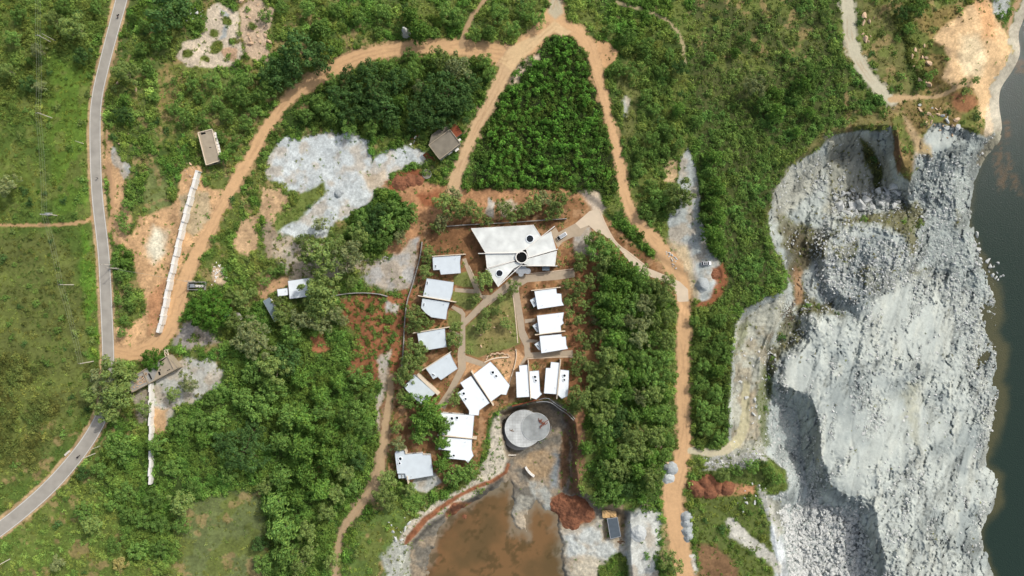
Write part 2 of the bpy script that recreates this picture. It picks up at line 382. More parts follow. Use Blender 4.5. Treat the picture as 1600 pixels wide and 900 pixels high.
def worley(X, Y, sc, seed):
    x = X/sc; y = Y/sc; xi = np.floor(x).astype(int); yi = np.floor(y).astype(int); t = np.random.default_rng(seed).random((128, 128, 3))
    best = np.full(X.shape, 9.); sec = np.full(X.shape, 9.); val = np.zeros(X.shape)
    for a in (-1, 0, 1):
        for b in (-1, 0, 1):
            q = t[(xi+a) & 127, (yi+b) & 127]; d = np.hypot(xi+a+q[..., 0]-x, yi+b+q[..., 1]-y)
            n = d < best; sec = np.where(n, best, np.minimum(sec, d)); val = np.where(n, q[..., 2], val); best = np.where(n, d, best)
    return val, best, sec-best

RUB = [("1430,240 1550,230 1540,300 1510,340 1530,400 1560,450 1540,500 1470,470 1430,400", .5), ("1270,360 1350,370 1440,380 1440,440 1330,480 1270,450", .55), ("1215,790 1340,790 1360,860 1390,950 1240,950", .9), ("1195,610 1260,625 1270,700 1280,760 1230,760 1195,700", .3), ("1290,300 1410,290 1420,330 1300,345", .6), ("1500,440 1565,450 1560,600 1520,640 1500,560", .4), ("1540,600 1570,610 1550,690 1520,720", .5), ("1090,712 1190,700 1200,716 1150,732 1100,728", .8)]
def rubble_density(x, y):
    d = .04+.55*ss(fbm(43, x+.25*y, y*.4, 16, 3), .56, .72)
    for poly, a in RUB: d = np.maximum(d, a*ss(sdpoly(x, y, P(poly), 20), -4, 6))
    return d
rub_ = ss(rubble_density(GX, GY), .1, .5)*ss(qs, 0, 4)*(lake_s < 4)*(1-.85*led)
w1v, w1d, w1e = worley(GX+n1*8, GY+n2*8, 5.0, 301); w2v, w2d, w2e = worley(GX, GY, 11.0, 302); w3v, w3d, w3e = worley(GX+n3*6+.2*GY, GY*.45, 9.0, 303)
fields = ss(sdpoly(GX, GY, P("1215,785 1335,790 1362,860 1392,950 1240,950"), 30), -6, 8)+ss(sdpoly(GX, GY, P("1290,300 1412,285 1425,325 1300,348"), 30), -4, 5)
block = rub_*((w1v-.5)*.45-.15*(w1e < .12))+np.clip(fields, 0, 1)*((w2v-.5)*1.5-.5*(w2e < .12))
crags = steep*(1-.8*led)*((w3v-.5)*1.5-.4*(w3e < .10))+steep*(ridge(305, GX+.3*GY, GY*.3, 12, 4)-.7)*1.6
h = h+block+crags*ss(qs, -4, 2)
crack = ss(w1e, .16, .02)*rub_*.6+ss(w3e, .12, .02)*steep*.8+np.clip(fields, 0, 1)*ss(w2e, .14, .03)
# bedding and drill lines that run down the pale slope
line_ = ridge(306, GX+.28*GY, GY*.16, 26, 3); line_ = ss(line_, .90, .985)*(wm > .3)*(qs > 2); h = h-line_*.22
PAVED = {'driveway': ["921,330 936,326 946,352 962,380 985,398 1010,418 1040,430 1062,440 1075,452 1076,471 1058,472 1058,462 1052,448 1030,437 1003,428 985,412 972,394 958,378 940,365 932,363 920,352 907,357 899,349"], 'paved_forecourt': ["861,361 868,355 873,363 899,349 907,357 920,352 907,369 896,370 879,378 872,387 867,378"], 'path': ["804,431 828,429 881,423 898,422 898,433 873,437 824,441 811,449 811,456 819,503 820,515 827,531 829,551 895,547 896,559 824,559 818,571 811,571 820,557 819,541 811,525 802,457 797,452 764,475 727,509 727,555 760,567 757,574 728,565 728,576 713,604 695,640 684,632 699,610 716,577 715,553 718,530 720,512 721,492 705,481 707,477 722,483 727,490 727,497 755,468 746,459 711,456 711,450 741,452 730,425 722,405 728,403 733,417 746,445 753,461 767,461 800,434"], 'path_branch': ["820,499 839,497 835,503 820,505", "718,521 703,515 702,519 717,527", "817,529 840,531 840,535 819,535"]}
paved_s = np.maximum.reduce([sdpoly(GX, GY, P(q), 12) for v_ in PAVED.values() for q in v_]+[rd])
# ---------------------------------------------------------------- ground cover colours and vegetation maps
c1 = fbm(31, GX, GY, 70, 4); c2 = fbm(32, GX, GY, 12, 3); c3 = fbm(33, GX, GY, 3.2, 2)
def colmix(base, c, m): return base*(1-m[..., None])+np.asarray(c)[None, None, :]*m[..., None] if np.ndim(c) == 1 else base*(1-m[..., None])+c*m[..., None]
def L(*c): return np.array(lin(c))
col = colmix(np.broadcast_to(L(66,88,40), GX.shape+(3,)), L(96,108,58), ss(c1, .35, .65))
col = colmix(col, L(128,112,78), ss(c2, .62, .85)*.6)
veg = np.ones(GX.shape)*.95           # density of undergrowth
vh = np.full(GX.shape, 1.0)          # its height factor
tint = colmix(np.broadcast_to(L(82,124,42), GX.shape+(3,)), L(102,132,54), ss(c1, .35, .65))
cls = np.zeros(GX.shape, int)
def region(poly, c, soft=2.0, v=None, vhh=None, t=None, k=None, rag=1.0, amount=1.0, line=False):
    """paint one kind of ground: colour c (sRGB), undergrowth density v, height vhh, leaf colour t, class k"""
    global col, veg, vh, tint, cls
    if isinstance(poly, str): poly = P(poly)
    if isinstance(poly, np.ndarray): s = poly
    elif line: s = sdline(GX*(1-rag)+WX*rag, GY*(1-rag)+WY*rag, poly, 30)
    else: s = sdpoly(GX*(1-rag)+WX*rag, GY*(1-rag)+WY*rag, poly, 30)
    m = ss(s, -soft, soft)*amount
    if c is not None: col = colmix(col, L(*c), m)
    if v is not None: veg = veg*(1-m)+v*m
    if vhh is not None: vh = vh*(1-m)+vhh*m
    if t is not None: tint = colmix(tint, L(*t), m)
    if k is not None: cls = np.where(m > .5, k, cls)
    return m
# -- vegetation belts
region("-500,175 135,195 142,335 150,400 165,560 160,640 120,700 60,765 -60,850 -500,900", (84,104,46), 10, .75, .42, (92,118,48), rag=1)
region("-500,360 100,370 140,480 150,620 60,740 -500,830", (98,106,56), 12, .55, .55, (98,116,54), rag=1)
region("-500,540 60,560 90,640 60,720 -20,780 -500,820", (84,92,44), 12, .95, .8, (92,108,50), rag=1)
region("-500,-200 145,-200 165,0 145,110 135,190 -500,170", (78,96,40), 10, .9, .8, (98,122,50), rag=1)
region("85,95 145,110 140,330 90,330 75,200", (92,118,46), 8, .8, .38, (104,136,46), rag=1)
region("-500,240 60,250 60,330 -500,340", (96,112,50), 8, .7, .4, (102,128,50), rag=1)
region("125,350 150,400 162,560 140,560 130,450", (90,124,44), 5, .9, .5, (102,140,46), rag=.7)
region("0,840 110,760 160,700 220,760 250,900 0,1000 -300,1000", (96,112,52), 8, .85, .6, (110,140,58), rag=1)
region("265,800 330,775 395,765 415,800 420,860 400,1000 290,1000 285,860", (104,114,70), 6, .22, .3, (108,128,62), rag=.8)
region("330,290 365,300 380,340 360,420 330,420 300,440 340,330", (80,100,44), 4, 1., .7, (88,124,46), rag=.6)
region("232,270 250,250 262,290 268,340 240,345 225,310", (112,122,72), 5, .25, .3, (100,118,56), rag=.5)
region("245,100 280,90 300,110 275,150 262,190 242,165", (132,118,74), 5, .55, .5, None, rag=1)
region("262,188 256,210 246,222 246,235 250,235 252,222 262,212", (150,130,85), 1.5, .2, .3, None, rag=.3)
region("1085,-200 1310,-200 1320,60 1340,110 1390,170 1290,200 1230,260 1205,300 1195,340 1215,420 1222,450 1160,475 1130,460 1100,400 1090,240 1075,100", (72,80,44), 12, 1., .8, (86,122,52), rag=1)
region("1085,0 1200,0 1290,20 1280,110 1200,140 1085,170", (84,90,52), 12, .9, .65, (94,122,56), rag=1)
region("1340,-200 1430,-200 1450,20 1420,110 1450,150 1400,150 1370,110 1345,60", (112,112,66), 6, .4, .35, (108,120,58), rag=.8)
region("1395,-30 1455,-30 1455,30 1430,60 1440,110 1450,140 1425,140 1415,90 1395,30", (70,84,40), 5, 1., .8, (84,104,46), rag=.8)
region("1430,20 1500,0 1530,20 1500,60 1480,100 1500,140 1560,110 1540,180 1500,200 1440,160 1440,80", (134,118,72), 6, .5, .3, (110,114,62), rag=1)
region("1390,165 1440,160 1530,150 1548,180 1540,210 1460,190 1437,226 1432,262 1420,285 1409,276 1397,240 1385,200", (124,108,68), 4, .5, .35, (104,110,56), rag=.8)
region("1220,330 1232,260 1290,205 1390,165 1395,190 1300,212 1265,240 1232,262 1205,300 1195,340", (118,112,70), 6, .6, .4, (110,116,62), rag=.6)
region("1082,480 1150,500 1142,600 1138,690 1085,700", (60,76,34), 4, 1., 1.1, (84,112,46), rag=.5)
region("1090,720 1180,705 1225,735 1225,765 1200,775 1230,900 1235,1000 1120,1000 1090,780", (92,104,54), 5, .75, .5, (96,124,48), rag=.8)
region("940,70 1075,60 1080,230 1045,260 1040,370 1000,330 975,250 950,150", (72,88,42), 6, 1., .9, (88,118,48), rag=.7)
region("960,120 990,90 1000,200 980,230", (112,116,66), 6, .6, .5, (112,128,60), rag=1)
region("730,290 770,150 810,90 850,50 890,50 920,85 950,200 965,290 960,310 900,300 760,300", (44,54,26), 4, .85, .9, (70,104,38), rag=.4)
region("540,375 545,330 580,305 650,310 655,350 640,385 600,395", (50,68,28), 4, 1.1, 1.3, (70,108,36), rag=.8)
region("480,200 420,215 400,290 370,300 400,240 440,180 480,145 520,125 600,95 760,90 775,115 745,165 690,190 640,220 575,215", (52,70,30), 4, 1., .9, (80,112,42), rag=.4)
region("560,700 600,700 610,780 640,810 625,900 600,1000 540,1000 540,900 560,830 600,790", (96,116,58), 5, .6, .5, (102,134,50), rag=.8)
# grassy clearings and dry patches inside the scrub
_cl = ss(fbm(56, GX, GY, 24, 4), .53, .64)*(1-ss(sdpoly(GX, GY, P("730,290 770,150 810,90 850,50 890,50 920,85 950,200 965,290 960,310 900,300 760,300"), 30), -6, 6))*(1-ss(sdpoly(GX, GY, P("480,200 420,215 440,180 480,145 520,125 600,95 760,90 775,115 745,165 690,190 640,220 575,215"), 30), -6, 6))*(1-ss(sdpoly(GX, GY, P("925,360 1065,450 1065,780 930,790"), 30), -6, 6))
_cl = _cl*(1-.75*((GX > 1075) & (GX < 1320) & (GY > 110)))
_for = ss(sdpoly(WX*.5+GX*.5, WY*.5+GY*.5, P("170,690 240,670 330,600 350,540 400,470 540,520 560,580 600,600 598,700 560,790 520,850 515,1000 430,1000 420,860 400,770 330,770 280,800 260,880 200,880 180,800 150,760"), 30), -5, 8)
_cl = _cl*(1-_for)
region((_cl-.5)*4, (104,114,58), 2, None, .42, (112,134,56), rag=0, amount=.85)
_dry = ss(fbm(57, GX, GY, 17, 4), .60, .70)*((GX < 600) | ((GX > 1090) & (GY < 90)) | (GX > 1320))*((GX > 175) | (GY > 640))
_dry = _dry*(1-_for); veg = veg*(1-_for)+1.15*_for; vh = vh*(1-_for)+1.15*_for; col = colmix(col, L(54,72,32), _for*.8); tint = colmix(tint, L(80,120,44), _for*.7)
region((_dry-.5)*4, (158,134,94), 2, .35, .4, (118,126,68), rag=0, amount=.6)
# -- bare soil, gravel, rock
T = (208,162,120); T2 = (216,182,146); R_ = (156,108,70); GR = (166,168,162); WG = (190,196,194); ROCKP = (194,180,158)
region([(a, b, c+8) for a, b, c in ROAD], (188,154,116), 1.5, .1, .3, rag=.12, line=True, k=4)
region("163,205 170,205 177,240 190,262 198,288 196,312 205,345 195,372 176,350 168,300 163,250", T, 3, .15, .3, k=4, rag=.6)
region("172,230 180,232 195,255 204,262 202,278 192,275 178,255", GR, 2, .05, k=5, rag=.6)
region("285,262 312,252 322,290 346,298 330,345 310,372 290,405 275,440 262,480 255,520 245,552 200,548 178,540 184,505 200,515 212,505 230,478 222,450 212,420 205,400 195,385 180,385 175,360 205,368 215,340 245,330 265,325 278,300", T, 3, .1, .35, (96,128,50), k=4, rag=.5)
region("228,370 240,350 256,365 258,395 240,412 228,400", (226,214,196), 8, .02, k=4, rag=.6)
region("280,300 320,300 330,340 300,370 285,360", (188,164,134), 4, .2, k=4, rag=.6)
region("232,470 255,430 258,480 250,530 232,520", (186,132,94), 6, .1, k=4, rag=.5)
region("326,12 345,4 374,18 372,45 375,62 382,82 366,104 330,108 292,105 272,90 286,68 308,58 320,38", ROCKP, 2, .05, k=6, rag=.3)
region("374,14 396,-6 428,16 416,60 420,92 402,99 386,85 376,52", (186,164,138), 2, .05, k=6, rag=.3)
region("345,8 362,20 352,55 340,60 350,30", (172,176,172), 3, .02, rag=.6)
region("290,70 312,74 300,98 286,92", (206,190,166), 3, .02, rag=.6)
region("345,75 372,70 368,98 350,100", (176,146,118), 3, .04, rag=.8)
for (x, y, r) in [(338,72,13),(293,86,9),(318,90,8),(354,33,9),(366,62,7),(332,50,8),(393,40,6)]:
    region([(x+r*math.cos(a), y+r*math.sin(a)*.85) for a in np.arange(8)*.785], (92,104,48), 2, .8, .35, (98,118,44), k=0, rag=.4)
region("420,240 445,215 500,208 556,207 571,225 575,250 600,240 640,226 655,231 668,250 645,252 622,264 603,280 588,295 570,320 545,340 520,350 505,366 470,372 436,366 440,350 456,328 480,318 500,300 470,302 430,288 415,265", WG, 3, .03, .3, k=5, rag=.8)
region("560,270 600,262 610,290 580,300", (190,176,154), 6, .03, rag=.6)
region("432,362 432,338 455,325 475,300 505,286 509,304 490,320 465,345 446,356", (104,116,58), 3, .7, .35, (104,128,52), k=0, rag=.4)
region("412,290 440,298 456,312 436,330 430,365 414,350 405,330 402,385 385,396 364,380 366,358 385,344 400,340", (198,160,124), 3, .12, .5, k=4, rag=.6)
region("415,345 430,350 440,380 420,410 412,380", (150,134,112), 4, .1, k=6, rag=.6)
region("430,372 470,372 500,380 540,400 600,402 600,420 560,420 500,440 470,440 440,430 432,400", (176,166,148), 5, .25, .6, (110,122,66), k=5, rag=1)
region("595,292 640,276 660,286 700,292 725,296 790,298 870,296 907,303 936,327 918,346 890,347 850,341 740,350 736,398 720,396 678,394 660,400 650,384 625,400 602,393 637,355 640,330 622,305", (184,132,94), 3, .12, .5, (96,124,52), k=4, rag=.5)
region("600,285 625,270 660,262 668,280 640,296 605,298", (142,82,52), 3, .3, .5, k=4, rag=.6)
region("655,300 690,300 690,320 660,325", (170,102,66), 5, .15, k=4, rag=.6)
region("612,402 655,365 668,352 690,352 684,372 662,392 656,420 641,452 600,452 572,446 566,432 584,412", (168,166,160), 4, .03, k=5, rag=.5)
region("535,472 560,460 620,456 648,440 655,470 640,500 632,560 628,610 600,600 570,588 545,586 552,550 556,520 536,500", (150,94,62), 4, .38, .75, (84,116,46), k=4, rag=.8)
region("600,465 620,475 618,490 602,485", GR, 3, .02, k=5, rag=.5)
region("484,520 505,515 512,545 490,552", (165,104,70), 2, .2, k=4, rag=.5)
region("596,555 612,545 608,600 600,620 596,680 590,680 592,600", (172,166,154), 3, .1, .4, k=5, rag=.7)
region("600,620 612,640 606,700 600,745 585,765 592,690", (150,106,76), 3, .2, .4, k=4, rag=.6)
region(FLAT-3, (152,108,72), 3, .28, .35, (84,104,52), k=4, rag=0)
region(np.where(FLAT > 0, (fbm(58, GX, GY, 13, 4)-.52)*30, -10), (126,86,58), 2, .4, .35, None, k=None, rag=0, amount=.75)
region(np.where(FLAT > 0, (fbm(59, GX, GY, 9, 4)-.60)*30, -10), (184,140,104), 2, .1, .35, None, k=None, rag=0, amount=.7)
region("668,365 735,352 760,395 755,440 735,440 690,390 668,395", (136,94,62), 5, .12, .3, k=4, rag=.4)
region("870,400 935,400 930,480 905,560 925,600 880,640 880,560 900,430", (156,104,70), 5, .3, .4, k=4, rag=.5)
region("765,560 806,546 822,560 808,600 798,605 775,570", (206,158,118), 2, .03, k=4, rag=.2)
region("730,558 762,568 740,590 728,600 712,606 726,580", (196,148,108), 2, .05, k=4, rag=.2)
region("641,763 648,745 680,738 692,753 667,770", GR, 2, .02, k=5, rag=.2)
region("898,362 925,352 922,385 935,400 900,395", (168,164,156), 4, .02, k=5, rag=.4)
LAWNS = ["727,511 727,552 747,559 765,552 795,545 813,537 800,457 793,454 764,477", "708,431 721,426 730,424 741,449 725,449 709,444", "704,454 741,459 752,467 740,484 727,484 707,472", "701,484 720,487 720,504 719,519 703,517 699,503"]
for l in LAWNS: region(l, (112,118,66), 1.2, .25, .16, (98,116,48), k=7, rag=0)
region("740,520 790,470 800,480 800,530 750,552", (140,128,82), 12, .2, .14, k=None, rag=.6, amount=.8)
# north bank of the campus and gravel there
region("762,312 775,318 772,340 758,335", (190,184,172), 2, .02, k=5, rag=.5)
region("780,318 800,312 812,330 790,340", (200,186,164), 3, .05, k=5, rag=.6)
# bank above B1
region("905,300 935,300 945,330 925,335", (198,182,160), 4, .05, k=5, rag=.4)
region("800,118 815,100 840,80 842,92 812,128 798,140 795,128", (196,176,152), 3, .15, k=5, rag=.5)
region("925,58 950,66 970,78 962,92 948,106 935,104", (206,156,112), 2, .05, .3, k=1, rag=.5)
region("972,155 980,160 978,185 968,180", (176,178,166), 3, .2, k=5, rag=.6)
# gravel turnaround
region("1074,232 1088,262 1093,300 1096,340 1106,388 1124,410 1127,440 1118,462 1096,470 1080,463 1070,442 1060,405 1045,372 1043,335 1060,325 1060,285 1066,245", (166,172,168), 2, .02, .3, k=5, rag=.25)
region("1036,262 1050,248 1063,250 1058,285 1040,288", (192,160,124), 3, .15, k=4, rag=.6)
region("1043,375 1075,385 1090,440 1088,468 1062,460 1050,400", (198,172,142), 8, .02, k=4, rag=.3)
region("1032,380 1048,385 1056,415 1035,415 1022,400", (196,156,118), 3, .1, k=4, rag=.5)
region("1112,418 1128,412 1136,430 1130,455 1112,475 1090,480 1088,472 1108,462 1118,440", (150,92,60), 3, .15, .4, k=4, rag=.4)
# quarry rock
region(qs, (178,180,174), 1.5, .05, .3, (112,116,60), k=6, rag=0)
tone = fbm(41, GX, GY, 55, 4); tone2 = fbm(42, GX, GY*.35+GX*.2, 16, 4)
qcol = colmix(np.broadcast_to(L(192,196,193), GX.shape+(3,)), L(166,172,172), ss(tone, .48, .68))
qcol = colmix(qcol, L(210,211,204), ss(tone2, .52, .75)*.7)
col = colmix(col, qcol, ss(qs, 0, 3)*(1-led*.3))
region("1430,240 1440,232 1550,214 1545,240 1520,290 1512,330 1530,380 1545,430 1535,470 1500,440 1440,420 1425,350 1428,290", (180,186,184), 6, .01, k=6, rag=.3)
region("1290,215 1345,208 1370,222 1390,260 1400,300 1330,330 1290,330 1296,280", (176,174,162), 6, .12, .4, k=6, rag=.6)
region("1345,212 1360,225 1375,270 1378,300 1362,290 1352,250", (92,96,58), 3, .6, .4, k=6, rag=.5)
region("1205,300 1235,262 1275,240 1290,260 1270,300 1235,330 1210,350", (192,190,180), 6, .02, k=6, rag=.5)
region("1395,215 1402,212 1412,262 1404,276", (140,104,76), 2, .1, k=4, rag=.3)
for p, a in [("1310,345 1350,335 1400,330 1425,310 1440,320 1438,350 1425,358 1440,390 1430,400 1415,370 1380,350 1320,352", .85), ("1215,330 1265,350 1280,380 1310,360 1290,400 1262,400 1220,390", .7), ("1232,380 1262,400 1255,440 1262,465 1310,485 1316,494 1285,488 1255,500 1235,470", .85), ("1300,380 1345,375 1330,410 1305,400", .5), ("1340,420 1370,415 1380,450 1345,450", .4), ("1236,490 1258,505 1252,530 1232,545 1206,560 1215,520", .75), ("1204,525 1212,560 1200,590 1190,570", .8), ("1200,622 1245,622 1262,655 1250,650 1210,640", .6), ("1420,425 1450,425 1440,434 1420,432", .6), ("1488,330 1497,330 1500,360 1492,360", .5)]:
    region(p, (112,106,66), 5, .55, .35, (104,112,50), k=6, rag=.9, amount=a)
region("1232,360 1262,372 1260,420 1240,430 1238,395", (96,80,58), 5, .2, k=6, rag=.6, amount=.8)
region("1225,345 1290,360 1290,400 1262,410 1262,470 1240,470 1222,400", (110,104,84), 6, .2, k=6, rag=.7, amount=.6)
region("1244,420 1256,425 1254,475 1240,480", (176,140,108), 4, .02, k=6, rag=.5)
region("1150,500 1228,458 1222,500 1200,540 1196,600 1196,690 1165,720 1142,690 1146,600", (186,184,172), 4, .05, k=5, rag=.3)
region("1160,620 1180,600 1172,680 1160,690", (196,172,140), 7, .02, rag=1.1, amount=.6)
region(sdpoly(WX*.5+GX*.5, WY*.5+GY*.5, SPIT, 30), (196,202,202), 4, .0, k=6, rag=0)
region("1192,560 1206,600 1200,640 1206,700 1190,700 1180,640 1184,590", (104,112,62), 4, .6, .4, (98,122,52), k=6, rag=.8, amount=.75)
region("1150,505 1165,490 1168,520 1152,560", (120,124,80), 3, .4, .4, k=6, rag=.8, amount=.6)
region("1195,715 1228,735 1228,765 1200,775", (96,112,54), 3, .8, .5, k=0, rag=.5)
region("1415,600 1440,600 1436,680 1422,690", (176,168,134), 9, .02, k=6, rag=1.3, amount=.4)
region("1100,710 1190,700 1200,718 1140,735 1100,730", (158,158,148), 4, .3, .4, k=6, rag=.9)
region("1135,815 1150,812 1200,862 1222,885 1222,900 1180,868 1140,835", (186,184,172), 3, .1, .3, k=6, rag=.6)
region("1185,760 1215,780 1225,830 1222,840 1195,800", (172,172,162), 4, .2, .3, k=6, rag=.7)
region("1090,850 1120,850 1150,880 1150,930 1090,930", (140,104,74), 5, .1, .4, k=4, rag=.5)
region("1110,755 1180,758 1180,772 1110,775", (190,134,96), 3, .05, k=4, rag=.4)
# orange hill
region("1455,62 1490,30 1512,10 1545,-4 1556,30 1574,60 1584,78 1564,112 1548,135 1552,165 1545,195 1530,180 1520,140 1490,135 1470,120 1485,95 1470,75", (220,180,138), 4, .05, .3, k=4, rag=.5)
region("1500,60 1530,55 1545,90 1535,115 1510,118 1500,95", (236,208,172), 8, .02, k=4, rag=.5)
region("1520,3 1540,0 1552,20 1555,60 1540,60", (214,162,116), 6, .1, k=4, rag=.5)
region("1545,-90 1575,-90 1577,10 1568,30 1552,22", (168,172,166), 3, .02, k=6, rag=.4)
region([(1592,-90,10),(1590,0,9),(1580,25,8),(1575,50,7)], (176,140,108), 2, .02, k=1, rag=.2, line=True)
region("1540,160 1556,200 1550,216 1538,214", (206,188,160), 2, .02, k=6, rag=.3)
region("1380,150 1410,150 1440,156 1400,165", (196,160,122), 5, .05, k=4, rag=.6)
region("1412,175 1450,230 1455,250 1430,240", (196,164,126), 6, .1, k=4, rag=.5)
region("1490,150 1520,150 1525,168 1500,175 1488,168", (160,108,72), 3, .1, k=4, rag=.5)
region(np.where((GX > 1480) & (GY < 260), lake_s+1.2+n3*5, -20), (176,170,152), 1.5, .0, .3, k=6, rag=0)
# central pit
region(ps, (112,108,98), 2, .03, .3, k=5, rag=0)
region("770,655 779,650 786,690 796,716 784,745 745,774 705,797 662,822 640,850 628,880 616,860 630,825 655,800 700,775 745,745 762,710 766,680", (184,176,158), 3, .35, .3, k=6, rag=.4)
region([(795,725,5),(790,738,6),(770,752,6),(735,765,7),(700,785,7),(665,810,9),(640,840,10),(634,850,4)], (150,92,62), 2, .05, k=4, rag=.2, line=True)
region("885,670 896,700 892,740 880,765 870,760 876,715 880,690", (128,94,70), 4, .1, k=4, rag=.9)
region("868,700 876,720 872,765 862,765 862,730", (128,134,134), 4, .02, k=5, rag=.4)
region("810,715 850,700 870,720 860,750 830,745", (160,138,108), 6, .02, k=5, rag=.6)
region("825,750 850,752 864,775 860,800 845,795 830,770", (156,158,150), 3, .01, k=5, rag=.3)
region("801,780 815,772 832,776 826,800 828,838 806,838 800,805", (148,146,134), 3, .01, k=5, rag=.4)
region("862,778 880,775 905,783 926,795 928,808 905,820 892,828 876,815 864,800", (176,112,72), 3, .05, k=4, rag=.3)
region("870,822 905,820 930,808 945,805 952,840 990,850 985,1000 890,1000 882,860", (184,176,156), 5, .04, .4, k=5, rag=.6)
region("985,800 1000,792 1030,800 1030,860 1022,930 985,930 980,860 975,830", (192,194,186), 6, .02, k=5, rag=.7)
region("880,830 930,815 950,850 985,862 985,880 930,870 890,880", (186,190,184), 6, .02, k=5, rag=.8)
region("940,790 975,790 975,840 945,845", (150,128,104), 3, .15, .5, k=4, rag=.4)
region("950,868 970,862 985,880 980,930 930,930 935,885", (84,100,46), 3, .9, .7, k=0, rag=.5)
region("1036,790 1052,800 1056,860 1042,900 1032,860", (150,138,92), 4, .5, .5, k=4, rag=.5)
region("1060,865 1085,870 1088,930 1062,930", (196,194,184), 3, .02, k=5, rag=.4)
region("703,785 738,787 736,810 700,822 695,805", (178,120,82), 3, .1, .4, k=4, rag=.4)
region("612,835 640,850 640,900 640,990 605,990 600,880", (170,172,160), 4, .35, .4, (110,130,60), k=6, rag=.9)
region("880,640 912,650 915,720 905,770 890,770 897,700", (130,96,72), 4, .3, .5, k=4, rag=.5)
region("905,630 918,650 905,680 900,660", (184,126,88), 3, .05, k=4, rag=.4)
region("240,650 232,620 250,590 290,560 335,560 350,580 345,600 310,620 275,640 262,672 243,672", (178,178,170), 3, .12, .5, (110,130,66), k=5, rag=.6)
region("240,640 265,640 262,676 243,676", (200,158,120), 3, .1, k=4, rag=.5)
region("270,520 300,500 330,520 345,535 300,545 272,540", (150,144,136), 5, .1, k=5, rag=.5)
region("333,408 352,420 360,445 340,440 330,425", (206,176,148), 3, .2, .4, k=4, rag=.5)
region("205,620 232,610 236,660 215,665", (166,158,140), 3, .25, .4, k=5, rag=.6)
region("430,440 450,432 455,450 432,455 415,470 400,470 402,440 420,430", (190,146,110), 3, .15, .5, k=4, rag=.5)
# tracks on top
def track(k, c, v=.0): 
    s = tr[k]; rut = fbm(51, GX, GY, 7, 3)-.5
    if k in ('upper', 'middle', 'right', 'bottom_left', 'quarry_top'): region(s+3.5+rut*16, tuple(int(q*.92) for q in c), 2.2, .15, .3, k=4, rag=0, amount=.8)
    region(s+.6+rut*3.5, c, 1.1, v, .3, k=1, rag=0)
for k, c in [('upper', T), ('middle', (204,166,130)), ('right', T), ('spur', (176,142,110)), ('foot_left', (186,146,104)), ('far_top', (168,150,116)), ('quarry_top', (192,182,164)), ('quarry_side', (196,160,120)), ('bottom_left', (176,146,116)), ('ledge', (196,182,158)), ('left_side', (196,150,112))]: track(k, c)
region(sdpoly(VX, VY, P("840,55 866,32 893,50 880,58 866,50 850,60 830,80 800,110 780,95 800,70"), 30), (212,176,136), 2, 0, .3, k=1, rag=0)
region("862,-20 876,-20 880,20 868,30 856,20", (188,172,150), 3, 0, k=1, rag=0)
# wheel ruts as slightly darker/lighter streaks of packed soil
for k in ('upper', 'right', 'middle', 'quarry_top', 'bottom_left'):
    wv = np.cos(np.clip(tr[k]+n1*7, -8, 14)*.95); m = (tr[k] > 0)*.42*np.clip(wv, 0, 1)*ss(fbm(55, GX, GY, 22, 3), .35, .7)
    col = colmix(col, L(166,124,92), m)
# fine mottling of the ground itself (stones, soil clods), plus painted gap shade in the rubble
soil = np.isin(cls, (1, 4, 5))
lum_ = (col*np.array([.25, .6, .15])).sum(-1, keepdims=True)
dirty = (ss(fbm(52, GX, GY, 16, 4), .42, .68)*np.isin(cls, (4, 5))*.55)[..., None]
col = np.where(soil[..., None] & (cls[..., None] != 5), (col*.86+lum_*.14)*np.array([.97, 1.0, .88]), col)
col = col*(1-dirty)+np.where(cls[..., None] == 5, np.array(L(170,152,126)), col*.62)*dirty
streak = fbm(53, GX*.35+GY*.1, GY*1.0, 9, 4) if False else fbm(53, GX+.3*GY, .3*GY, 12, 4)
col = col*np.where(cls[..., None] == 6, .90+.24*streak[..., None], 1.0)*np.where(qs[..., None] > 0, np.array([.80, .83, .79]), 1.0)
mot = np.where(cls == 1, .25, 1.0); mot = np.where(qs > 0, .30+.7*rub_, mot); mot = np.where(cls == 5, 1.0, mot)
col = col*(1-.08*rub_[..., None])*(1-.22*crack[..., None])*(1-.12*line_[..., None])  # rubble ground darkened as painted shade between stones; crack and bedding lines darkened too
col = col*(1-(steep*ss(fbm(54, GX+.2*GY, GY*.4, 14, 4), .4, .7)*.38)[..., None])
mott = ((c2-.5)*.50+(c3-.5)*.50)*mot
col = np.clip(col*(1+mott[..., None]), .01, .85)
veg = np.clip(veg*(1-ss(rd, -4, -1)), 0, 1.2); veg = veg*(1-ss(paved_s, -4, -2))
for k in tr: veg = veg*(1-ss(tr[k], -1.5, 1)*.97)
veg = np.where((wm > .5) & (qs > 3) & (veg < .3), veg*.15, veg); veg = np.where(lake_s > -3, 0, veg); veg = np.where(po > -2, 0, veg)
cls = np.where((lake_s > -2) | (po > -1), 8, cls)

